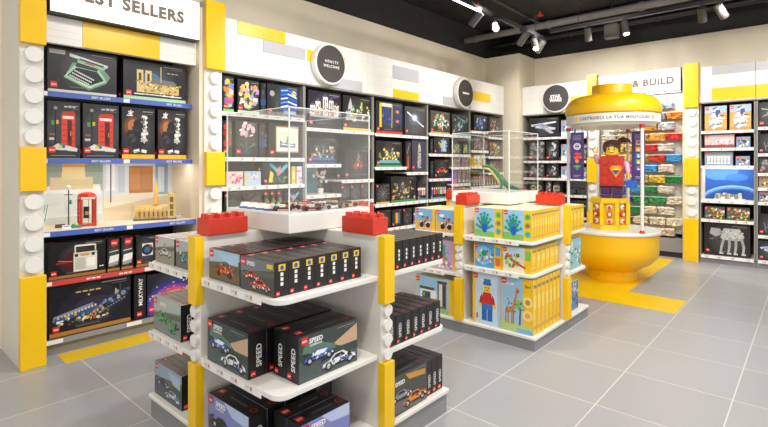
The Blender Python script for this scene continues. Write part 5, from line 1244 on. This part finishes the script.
# the statue: a toy figure in a brick suit
st = tag(empty('toy_figure_statue', (BXC + pc[0] + .03*rx, BYC + pc[1] + .03*ry, 1.0585), va - PI/2 - .12), 'large toy figure in a red brick suit waving on the pedestal', 'statue')
M['purple'] = mat('purple_plastic', '#4A2A63', .35, .04, 9); M['pink'] = mat('lilac_plastic', '#D9A6C4', .35, .03, 9); M['skin'] = mat('yellow_head_plastic', '#F4C81C', .3, .03, 9); M['hair'] = mat('brown_hair_plastic', '#5A3323', .3, .06, 20); M['blue'] = mat('blue_plastic', '#2060C0', .35, .04, 9)
def slab(mb, x0, x1, y0, y1, z0, z1): return mb.box(x0, x1, y0, y1, z0, z1)
for s in (-1, 1):
    l = MB(); l.prism([(-.1, -.005), (-.1, .07), (.07, .07), (.07, -.005)], 0, .001); l = MB()
    l.box(s*.085 - .072, s*.085 + .072, -.09, .09, 0, .045); l.box(s*.085 - .072, s*.085 + .072, -.07, .09, .0451, .125); l.build('leg', 'purple', st, bevel=.01)
MB().box(-.165, .165, -.08, .09, .126, .15).build('hips', 'purple', st, bevel=.006)
tb = MB().box(-.165, .165, -.115, .105, .152, .545).build('brick_suit', 'red', st, bevel=.006)
for i in (-1, 1):
    for j in range(3): MB().cone((i*.082, -.1155, .217 + .13*j), (i*.082, -.14, .217 + .13*j), .048, .045, 24).build('suit_stud', 'red', tb, smooth=True)
em = MB()
def flat(pts, y, col): em.poly([(x, y, z) for x, z in pts], hx(col))
def dia(cx, cz, k): return [(cx - .5*k, cz + .22*k), (cx - .3*k, cz + .42*k), (cx + .3*k, cz + .42*k), (cx + .5*k, cz + .22*k), (cx, cz - .45*k)]
em.prism([(0, 0)] , 0, 0) if False else None
for kx, yy, c in ((.19, -.146, '#F0871E'), (.145, -.1465, '#F7B21E')): flat(dia(.075, .345, kx), yy, c)
flat([(.03, .345), (.12, .345), (.075, .30)], -.1469, '#2A62B8'); flat([(.03, .362), (.12, .362), (.12, .345), (.03, .345)], -.1471, '#5A3323'); flat([(.04, .376), (.11, .376), (.12, .362), (.03, .362)], -.1473, '#F4E04A')
em.box(-.04, .19, -.1458, -.1152, .27, .45, hx('#D83A22')) if False else None
ob = em.build('suit_emblem', 'print', st)
# backing that carries the emblem proud of the studs
bk = MB(); d = dia(.075, .345, .19); bk.v = [(x, -.1157, z) for x, z in d] + [(x, -.1455, z) for x, z in d]; n = 5
bk.f = [tuple(range(5))[::-1], tuple(range(5, 10))] + [(k, (k + 1) % 5, 5 + (k + 1) % 5, 5 + k) for k in range(5)]; bk.c = [hx('#E0701A')]*7
bk.build('emblem_plate', 'print', st)
hd_ = MB().lathe([(.085, .546), (.105, .556), (.112, .575), (.112, .665), (.10, .69), (.06, .695), (.06, .715), (.0, .715)], 32).build('head', 'skin', st, smooth=True); hd_.location = (.0, 0, 0)
fc = MB()
def onhead(th, z, w, h, col, k=0):
    n = 5; r = .1135 + .0004*k; pts = [(th - w/2 + w*i/n) for i in range(n + 1)]
    fc.poly([(r*math.sin(a), -r*math.cos(a), z - h/2) for a in pts] + [(r*math.sin(a), -r*math.cos(a), z + h/2) for a in reversed(pts)], hx(col))
for s in (-1, 1): onhead(.08 + s*.36, .635, .17, .030, '#17120F'); onhead(.08 + s*.36 + .03, .641, .05, .010, '#F4F2EE', 1); onhead(.08 + s*.38, .664, .26, .010, '#4A2A1C')
onhead(.08, .598, .5, .026, '#7A2018'); onhead(.08, .604, .42, .012, '#F6F4EF', 1); onhead(.08, .59, .2, .008, '#D8584A', 2)
fc.build('face_print', 'print', hd_)
hr = MB()
hr.ball((.0, .02, .672), .134, (1, 1, 1), 24, 1.0, .98, .72)
hr.ball((-.085, -.03, .66), .062, (1, 1, 1), 16, .75, 1.1, 1.3); hr.ball((.09, .0, .64), .05, (1, 1, 1), 16, .7, 1.2, 1.4); hr.ball((.05, -.06, .715), .07, (1, 1, 1), 16, 1.3, .8, .5)
hr.build('hair', 'hair', hd_, smooth=True)
skin_obj('pony_tail', [(.07, .06, .73), (.14, .05, .765), (.21, .03, .755), (.27, .02, .73)], [(0, 1), (1, 2), (2, 3)], [.04, .045, .035, .012], 'hair', hd_)
# arms, hands
al = skin_obj('arm', [(-.17, .0, .47), (-.215, -.02, .47), (-.235, -.05, .53), (-.235, -.07, .575)], [(0, 1), (1, 2), (2, 3)], [.04, .045, .04, .03], 'pink', st)
ar = skin_obj('arm', [(.17, .0, .47), (.21, -.02, .44), (.235, -.07, .36), (.245, -.11, .31)], [(0, 1), (1, 2), (2, 3)], [.04, .045, .042, .032], 'pink', st)
def claw(parent, c, rot):
    mb = MB(); n = 14; ri, ro, hh = .022, .04, .032
    pts = []
    for k in range(n + 1): a = math.radians(50 + 260*k/n); pts.append((ro*math.cos(a), ro*math.sin(a)))
    for k in range(n, -1, -1): a = math.radians(50 + 260*k/n); pts.append((ri*math.cos(a), ri*math.sin(a)))
    m2 = MB()
    for k in range(n):
        qd = [pts[k], pts[k + 1], pts[2*n - k], pts[2*n + 1 - k]]; m2.prism(qd, -hh, hh)
    o = m2.build('hand', 'skin', parent); o.location = c; o.rotation_euler = rot; return o
claw(st, (-.235, -.085, .625), (PI/2, -PI/2, 0)); claw(st, (.25, -.14, .285), (PI/2 + .5, PI/2, .3))
st.scale = (.82, .9, 1)
bb = tag(empty('blue_brick', (0, 0, 0)), 'blue toy brick held by the waving toy figure', 'toy brick')
bb.parent = None
sm_ = Matrix.Translation(st.location) @ Matrix.Rotation(st.rotation_euler.z, 4, 'Z')
bb.location = sm_ @ Vector((.25, -.17, .14)); bb.rotation_euler = (0, 0, st.rotation_euler.z)
MB().box(-.062, .062, -.05, .05, 0, .085).build('brick_body', 'blue', bb, bevel=.004)
for i in (-1, 1):
    for j in (-1, 1): MB().cone((i*.031, j*.025, .0852), (i*.031, j*.025, .1), .017, .017, 16).build('stud', 'blue', bb, smooth=True)
# purple banners hanging from the canopy
def banner(lx, ld, turn, kind, label):
    x, y = BXC + lx*rx + ld*fx, BYC + lx*ry + ld*fy
    w, h = (.17, .62) if kind == 0 else (.16, .66)
    t = tag(empty('hanging_banner', (x, y, 1.30 if kind == 0 else 1.27), va - PI/2 + turn), label, 'banner', 'purple banners in the booth')
    mb = MB(); mb.box(-w/2, w/2, 0, .012, 0, h, hx('#3E2A6E')); A = Art(w, h)
    for k in range(4): A.L(.2, .93 - .028*k, .8, .93 - .028*k, .008, '#B9A8D6')
    if kind == 0:
        A.E(.5, .7, .075, '#E4E0EA'); A.E(.5, .7, .05, '#B5ACC4'); A.L(.35, .7, .65, .7, .02, '#5A4A86')
        A.pile(.25, .42, .75, .56, ['#D8402E', '#E8562E', '#C23A3A'], 12, 2, 'blob', .06); A.E(.5, .38, .04, '#F0912A'); A.E(.5, .27, .035, '#4CB04A'); A.L(.25, .27, .75, .27, .035, '#4CB04A'); A.E(.5, .22, .03, '#3C9A40')
        A.L(.25, .08, .75, .08, .01, '#B9A8D6'); A.L(.25, .05, .6, .05, .01, '#B9A8D6')
    else:
        for k, c in enumerate(['#E9A0A8', '#F0A020', '#2E6FC0', '#3F9C4A', '#2E5FB4']):
            y0 = .72 - .125*k; A.R(.28, y0, .72, y0 + .1, c); A.E(.5, y0 + .05, .03, ['#C8322A', '#F7E04A', '#7FC4E8', '#F0C41E', '#E04A3A'][k]); A.R(.42, y0 + .01, .58, y0 + .035, '#F4F1EA')
        A.L(.25, .1, .75, .1, .01, '#B9A8D6'); A.L(.25, .07, .6, .07, .01, '#B9A8D6')
    A.place(mb, (-w/2, 0, 0), (1, 0, 0), (0, 0, 1), (0, -1, 0), w, h); mb.build('printed_panel', 'print', t)
    z0 = (1.30 if kind == 0 else 1.27)
    for s in (-1, 1): MB().tube((s*w*.35, .006, h), (s*w*.35, .006, 1.984 - z0), .003, 8).build('hanger', 'blackmetal', t)
banner(-.42, -.16, 0, 0, 'purple banner with coloured figures hanging near the STAR WARS side'); banner(.315, .08, .2, 1, 'purple banner with square icons hanging near the brick bins')

# ================================================================ NICHE MODELS
t = tag(empty('telephone_box_model', (1.395, 4.62, .9765), math.radians(-8)), 'red telephone box model in the best sellers niche', 'model')
w = .062; h = .27
pb_ = MB(); pb_.box(-w, w, -w, w, 0, .016)
for sx in (-1, 1):
    for sy in (-1, 1): pb_.box(sx*w - .009*(1 + sx), sx*w + .009*(1 - sx), sy*w - .009*(1 + sy), sy*w + .009*(1 - sy), .0161, h - .045)
pb_.box(-w, w, -w, w, h - .045, h - .02); pb_.build('frame', 'red', t)
MB().lathe([(.068, h - .0195), (.06, h), (.03, h + .012), (.0, h + .015)], 4).build('domed_roof', 'red', t)
g_ = MB()
for k in range(5): z = .05 + .036*k; g_.box(w - .004, w, -w + .019, w - .019, z, z + .005); g_.box(-w, -w + .004, -w + .019, w - .019, z, z + .005)
for sx in (-1, 1): g_.box(sx*.022 - .002, sx*.022 + .002, w - .004, w, .017, h - .046)
g_.build('glazing_bars', 'red', t)
MB().box(-w + .01, w - .01, -w - .0012, -w - .0002, h - .042, h - .024, hx('#F2E4DC')).build('name_panel', 'print', t)
MB().box(-.02, .02, .02, .04, .06, .16, hx('#1B1B1D')).box(-.012, .012, -.005, .0199, .09, .12, hx('#C9A24A')).build('telephone', 'print', t)
t = tag(empty('street_lamp_model', (1.255, 4.6, .9765)), 'black street lamp model beside the telephone box model', 'model')
MB().lathe([(.016, 0), (.012, .02), (.005, .03), (.004, .30), (.008, .305)], 12).build('lamp_post', 'blackpl', t); MB().lathe([(.008, .3055), (.018, .335), (.0, .35)], 6).build('lantern', 'acrylicedge', t); MB().tube((-.03, 0, .27), (.03, 0, .27), .003, 8).build('crossbar', 'blackpl', t)
MB().box(.006, .022, -.004, .004, .19, .225, hx('#3F9C46')).build('sign_flag', 'print', t)
mb = MB(); mb.box(-.03, .03, -.02, .02, 0, .02, hx('#2F8F9A')); mb.ball((0, 0, .025), .018, hx('#E3C23A'), 10); mb.ball((-.02, -.01, .024), .013, hx('#4CA84A'), 10); o = mb.build('flower_stall_model', 'print'); o.location = (1.29, 4.535, .9765); tag(o, 'tiny flower stall model before the street lamp model', 'model')
mb = MB(); mb.box(-.035, .035, -.003, .003, 0, .03, hx('#3A3632')); mb.box(-.03, .03, -.0035, -.0031, .004, .026, hx('#6A4A34')); o = mb.build('newspaper_stand_model', 'print'); o.location = (1.20, 4.62, .9765); tag(o, 'tiny dark railing model beside the street lamp model', 'model')
# cathedral model
t = tag(empty('cathedral_model', (2.02, 4.645, .9765), math.radians(-24)), 'sandy brick cathedral model in the best sellers niche', 'model'); t.scale = (1.1, 1.1, 1.12)
TAN = hx('#D6B560'); TN2 = hx('#BF9A48'); DK = hx('#6E5420')
MB().box(-.20, .13, -.075, .075, 0, .012, hx('#4A4842')).build('base_plate', 'print', t)
mb = MB(); mb.box(-.19, .06, -.045, .045, .0121, .085, TAN); mb.prism([(-.19, -.045), (.06, -.045), (.06, .045), (-.19, .045)], .0851, .0853, TAN)
for k in range(7): x = -.17 + .035*k; mb.box(x - .006, x + .006, -.066, -.0455, .0121, .075, TN2); mb.box(x - .006, x + .006, .0455, .066, .0121, .075, TN2); mb.box(x + .011, x + .021, -.0458, -.0452, .03, .07, DK)
for k in range(6): x = -.15 + .035*k; mb.box(x - .003, x + .003, -.05, -.044, .0855, .105, TN2)
mb.build('nave', 'print', t)
r_ = MB(); r_.v = [(-.19, -.04, .0856), (.06, -.04, .0856), (.06, .04, .0856), (-.19, .04, .0856), (-.175, 0, .125), (.06, 0, .125)]; r_.f = [(0, 1, 5, 4), (2, 3, 4, 5), (3, 0, 4), (1, 2, 5), (3, 2, 1, 0)]; r_.c = [TN2]*5; r_.build('nave_roof', 'print', t)
for s in (-1, 1):
    mb = MB(); y = s*.04; mb.box(.062, .122, y - .028, y + .028, .0121, .215, TAN)
    for z in (.03, .085, .145): mb.box(.1221, .1232, y - .014, y + .014, z, z + .045, DK); mb.box(.078, .106, y - s*0 - .0288, y - .0281, z, z + .045, DK)
    for u in (-1, 1):
        for v in (-1, 1): mb.box(.092 + u*.026 - .005, .092 + u*.026 + .005, y + v*.024 - .005, y + v*.024 + .005, .2151, .23, TN2)
    mb.build('bell_tower', 'print', t)
MB().cone((-.03, 0, .126), (-.03, 0, .30), .022, .012, 6, hx('#E0A63A')).cone((-.03, 0, .3001), (-.03, 0, .345), .008, .001, 6, TN2).build('spire', 'print', t)
for x, y, l in ((1.215, 4.50, 'white caption card before the telephone box model'), (2.235, 4.72, 'white caption card beside the cathedral model')):
    mb = MB(); mb.box(-.03, .03, -.012, .012, 0, .004, hx('#F4F3F0')); mb.box(-.03, .03, .008, .012, .0041, .03, hx('#F4F3F0')); mb.box(-.022, .022, .0071, .0079, .016, .022, hx('#4A68B8')); o = mb.build('caption_card', 'print'); o.location = (x, y, .9765); tag(o, l, 'card', 'caption cards in the niche')
c = tag(empty('acrylic_guard', (1.075, 4.475, .9765)), 'clear acrylic guard across the best sellers niche', 'display case')
MB().box(0, .60, 0, .003, 0, .42).build('pane', 'acrylic', c); MB().box(.603, 1.15, 0, .003, 0, .42).build('pane', 'acrylic', c)
led_strip(bay, 'led_strip', (.77, .24, 1.515), 1.15, 1.6)
# white blossom model in the small niche of the long wall
t = tag(empty('blossom_model', (3.95, 4.56, 1.1305)), 'white flower model before the pale blue niche poster', 'model')
MB().lathe([(.03, 0), (.04, .05), (.035, .07)], 16, col=hx('#D9D4C8')).build('pot', 'print', t, smooth=True)
mb = MB(); rd = random.Random(6)
for k in range(6): a = k*1.05; mb.tube((0, 0, .0705), (.08*math.cos(a), .04*math.sin(a), .15 + .09*rd.random()), .003, 6, hx('#5F8A4C'))
mb.build('stems', 'print', t)
mb = MB()
for k in range(16): a = k*.9; r = .03 + .07*rd.random(); mb.ball((r*math.cos(a), .6*r*math.sin(a), .15 + .13*rd.random()), .022, hx(rd.choice(['#F5EFEA', '#F0E0DC', '#EED3CE'])), 8, 1, .5, 1)
mb.build('petals', 'print', t, smooth=True)
# dark little craft on the snow landscape beside the booth
mb = MB(); mb.lathe([(.09, 0), (.07, .015), (.02, .02), (.012, .05), (.02, .09), (.16, .11), (.15, .125), (.0, .14)], 24, col=hx('#33302E')); o = mb.build('brick_model', 'print', smooth=True); o.location = (8.93, 3.23, .9413)
tag(o, 'dark mushroom shaped model on the pale snow landscape', 'model')

# ================================================================ CEILING SERVICES
def bar(a, b, w, h, name, m): 
    a, b = Vector(a), Vector(b); mb = MB()
    mb.box(min(a.x, b.x) - (w/2 if a.x == b.x else 0), max(a.x, b.x) + (w/2 if a.x == b.x else 0), min(a.y, b.y) - (w/2 if a.y == b.y else 0), max(a.y, b.y) + (w/2 if a.y == b.y else 0), a.z, a.z + h)
    return mb.build(name, m)
def rail(a, b, label):
    o = tag(empty('light_track', ((a[0] + b[0])/2, (a[1] + b[1])/2, a[2])), label, 'light track', 'black lighting tracks')
    L = abs(b[0] - a[0]) or abs(b[1] - a[1]); alongx = a[1] == b[1]
    m_ = MB().box(-L/2, L/2, -.025, .025, 0, .05) if alongx else MB().box(-.025, .025, -L/2, L/2, 0, .05)
    m_.build('rail', 'blackmetal', o)
    for s in (-.4, 0, .4):
        p = (s*L, 0) if alongx else (0, s*L)
        MB().tube((p[0], p[1], .0505), (p[0], p[1], 4.149 - a[2]), .006, 8).build('hanger', 'blackmetal', o)
TZ = 3.5
T1 = 3.385
rail((3.6, 3.06, T1), (7.15, 3.06, T1), 'black lighting track along the long shelf wall'); rail((7.2, -1.2, TZ), (7.2, 3.0, TZ), 'black lighting track along the short shelf wall')
def spot_head(loc, aim, label, lit=False, parent_rail=None):
    t = tag(empty('track_spotlight', loc), label, 'spotlight', 'track spotlights')
    d = (Vector(aim) - Vector(loc)).normalized(); a = Vector((0, 0, -.115))
    p0, p1 = a - d*.09, a + d*.10
    MB().cone(p0, p1, .048, .05, 24).build('lamp_body', 'lampmetal', t, smooth=True)
    MB().tube(a + Vector((0, 0, .045)), (0, 0, -.0005), .012, 10).build('stem', 'blackmetal', t)
    MB().box(-.05, .05, -.02, .02, -.03, -.001).build('adapter', 'blackmetal', t)
    if lit: MB().cone(p1 + d*.0005, p1 + d*.004, .036, .036, 20).build('lens', 'bulb', t)
    else: MB().cone(p1 + d*.0005, p1 + d*.004, .036, .036, 20).build('lens', 'acrylicedge', t)
def on_x(px, Y): return x_at(px, Y)
def on_y(px, X): return y_at(px, X)
spot_head((5.6, 3.06, T1), (1.6, .3, .8), 'glaring track spotlight aimed at the gondolas', True)
spot_head((on_x(476, 3.06), 3.06, T1), (5.2, 4.4, 2.2), 'track spotlight beside the white light line')
spot_head((on_x(523, 3.06), 3.06, T1), (6.6, 4.4, 2.0), 'track spotlight past the glaring one, aimed at the long wall')
spot_head((on_x(533, 3.06) + .06, 3.06, T1), (5.2, 1.6, .4), 'lit track spotlight second from the track corner', True)
spot_head((6.98, 3.06, T1), (7.2, 4.3, 1.9), 'track spotlight at the corner of the two tracks')
spot_head((7.2, on_y(588, 7.2), TZ), (8.3, 2.6, 1.6), 'dark track spotlight above the yellow booth')
spot_head((7.2, on_y(625, 7.2), TZ), (6.6, 1.2, .4), 'lit track spotlight between booth and brick bins', True)
spot_head((7.2, on_y(702, 7.2), TZ), (8.6, 1.1, 2.0), 'track spotlight aimed at the planet niche shelving')
spot_head((7.2, on_y(721, 7.2), TZ), (8.6, .2, 2.2), 'tilted track spotlight beside the planet niche one', True)
t = tag(empty('light_line', (4.8, 2.98, 3.33)), 'white linear lamp hanging from the black ceiling', 'lamp')
MB().box(-.55, .30, -.02, .02, 0, .04).build('lamp_housing', 'blackmetal', t); MB().box(-.54, .29, -.016, .016, -.006, -.0005).build('diffuser', 'led', t); MB().tube((0, 0, .0405), (0, 0, .819), .004, 8).build('hanger', 'blackmetal', t)
def pipe(a, b, r, label, m='duct', name='ceiling_pipe'):
    t = tag(empty(name, a), label, 'pipe', 'pipes and ducts under the black ceiling'); d = Vector(b) - Vector(a)
    MB().tube((0, 0, 0), d, r, 20).build('pipe_run', m, t, smooth=True)
    n = max(2, int(d.length/1.3)); u = d.normalized()
    for k in range(n + 1):
        p = d*(.03 + .94*k/n); MB().tube(p - u*.03, p + u*.03, r + .012, 20).build('joint_collar', m, t, smooth=True)
    return t
pipe((7.75, -2.5, 3.80), (7.75, 4.85, 3.80), .055, 'grey ceiling pipe running above the yellow booth')
pipe((8.75, -2.5, 3.86), (8.75, 4.85, 3.86), .05, 'dark ceiling pipe along the short wall', 'blackmetal')
pipe((8.6, -2.5, 4.06), (8.6, 4.85, 4.06), .08, 'dark ceiling duct tight under the ceiling by the short wall', 'blackmetal', 'ceiling_duct')
pipe((3.0, 3.55, 3.95), (9.3, 3.55, 3.95), .03, 'thin dark pipe along the long wall ceiling', 'blackmetal')
t = tag(empty('ceiling_junction_box', (8.35, 2.45, 3.55)), 'grey junction box hanging above the brick bins', 'junction box'); MB().box(-.07, .07, -.10, .10, 0, .22).build('box_body', 'duct', t); MB().tube((0, 0, .2205), (0, 0, .599), .015, 8).build('hanger', 'blackmetal', t)
for k, (px, Y, lab) in enumerate(((406, 4.1, 'red sprinkler head on the ceiling above the long wall'), (478, 4.1, 'red sprinkler head on the ceiling near the corner'), (540, 3.55, 'red sprinkler head on the ceiling above the booth'))):
    X = x_at(px, Y); t = tag(empty('sprinkler_head', (X, Y, 4.149)), lab, 'sprinkler', 'red sprinkler heads')
    MB().tube((0, 0, 0), (0, 0, -.06), .02, 12).build('stem', 'red', t); MB().cone((0, 0, -.0605), (0, 0, -.075), .055, .05, 16).build('deflector', 'red', t)
print('SCRIPT DONE', len(bpy.data.objects))
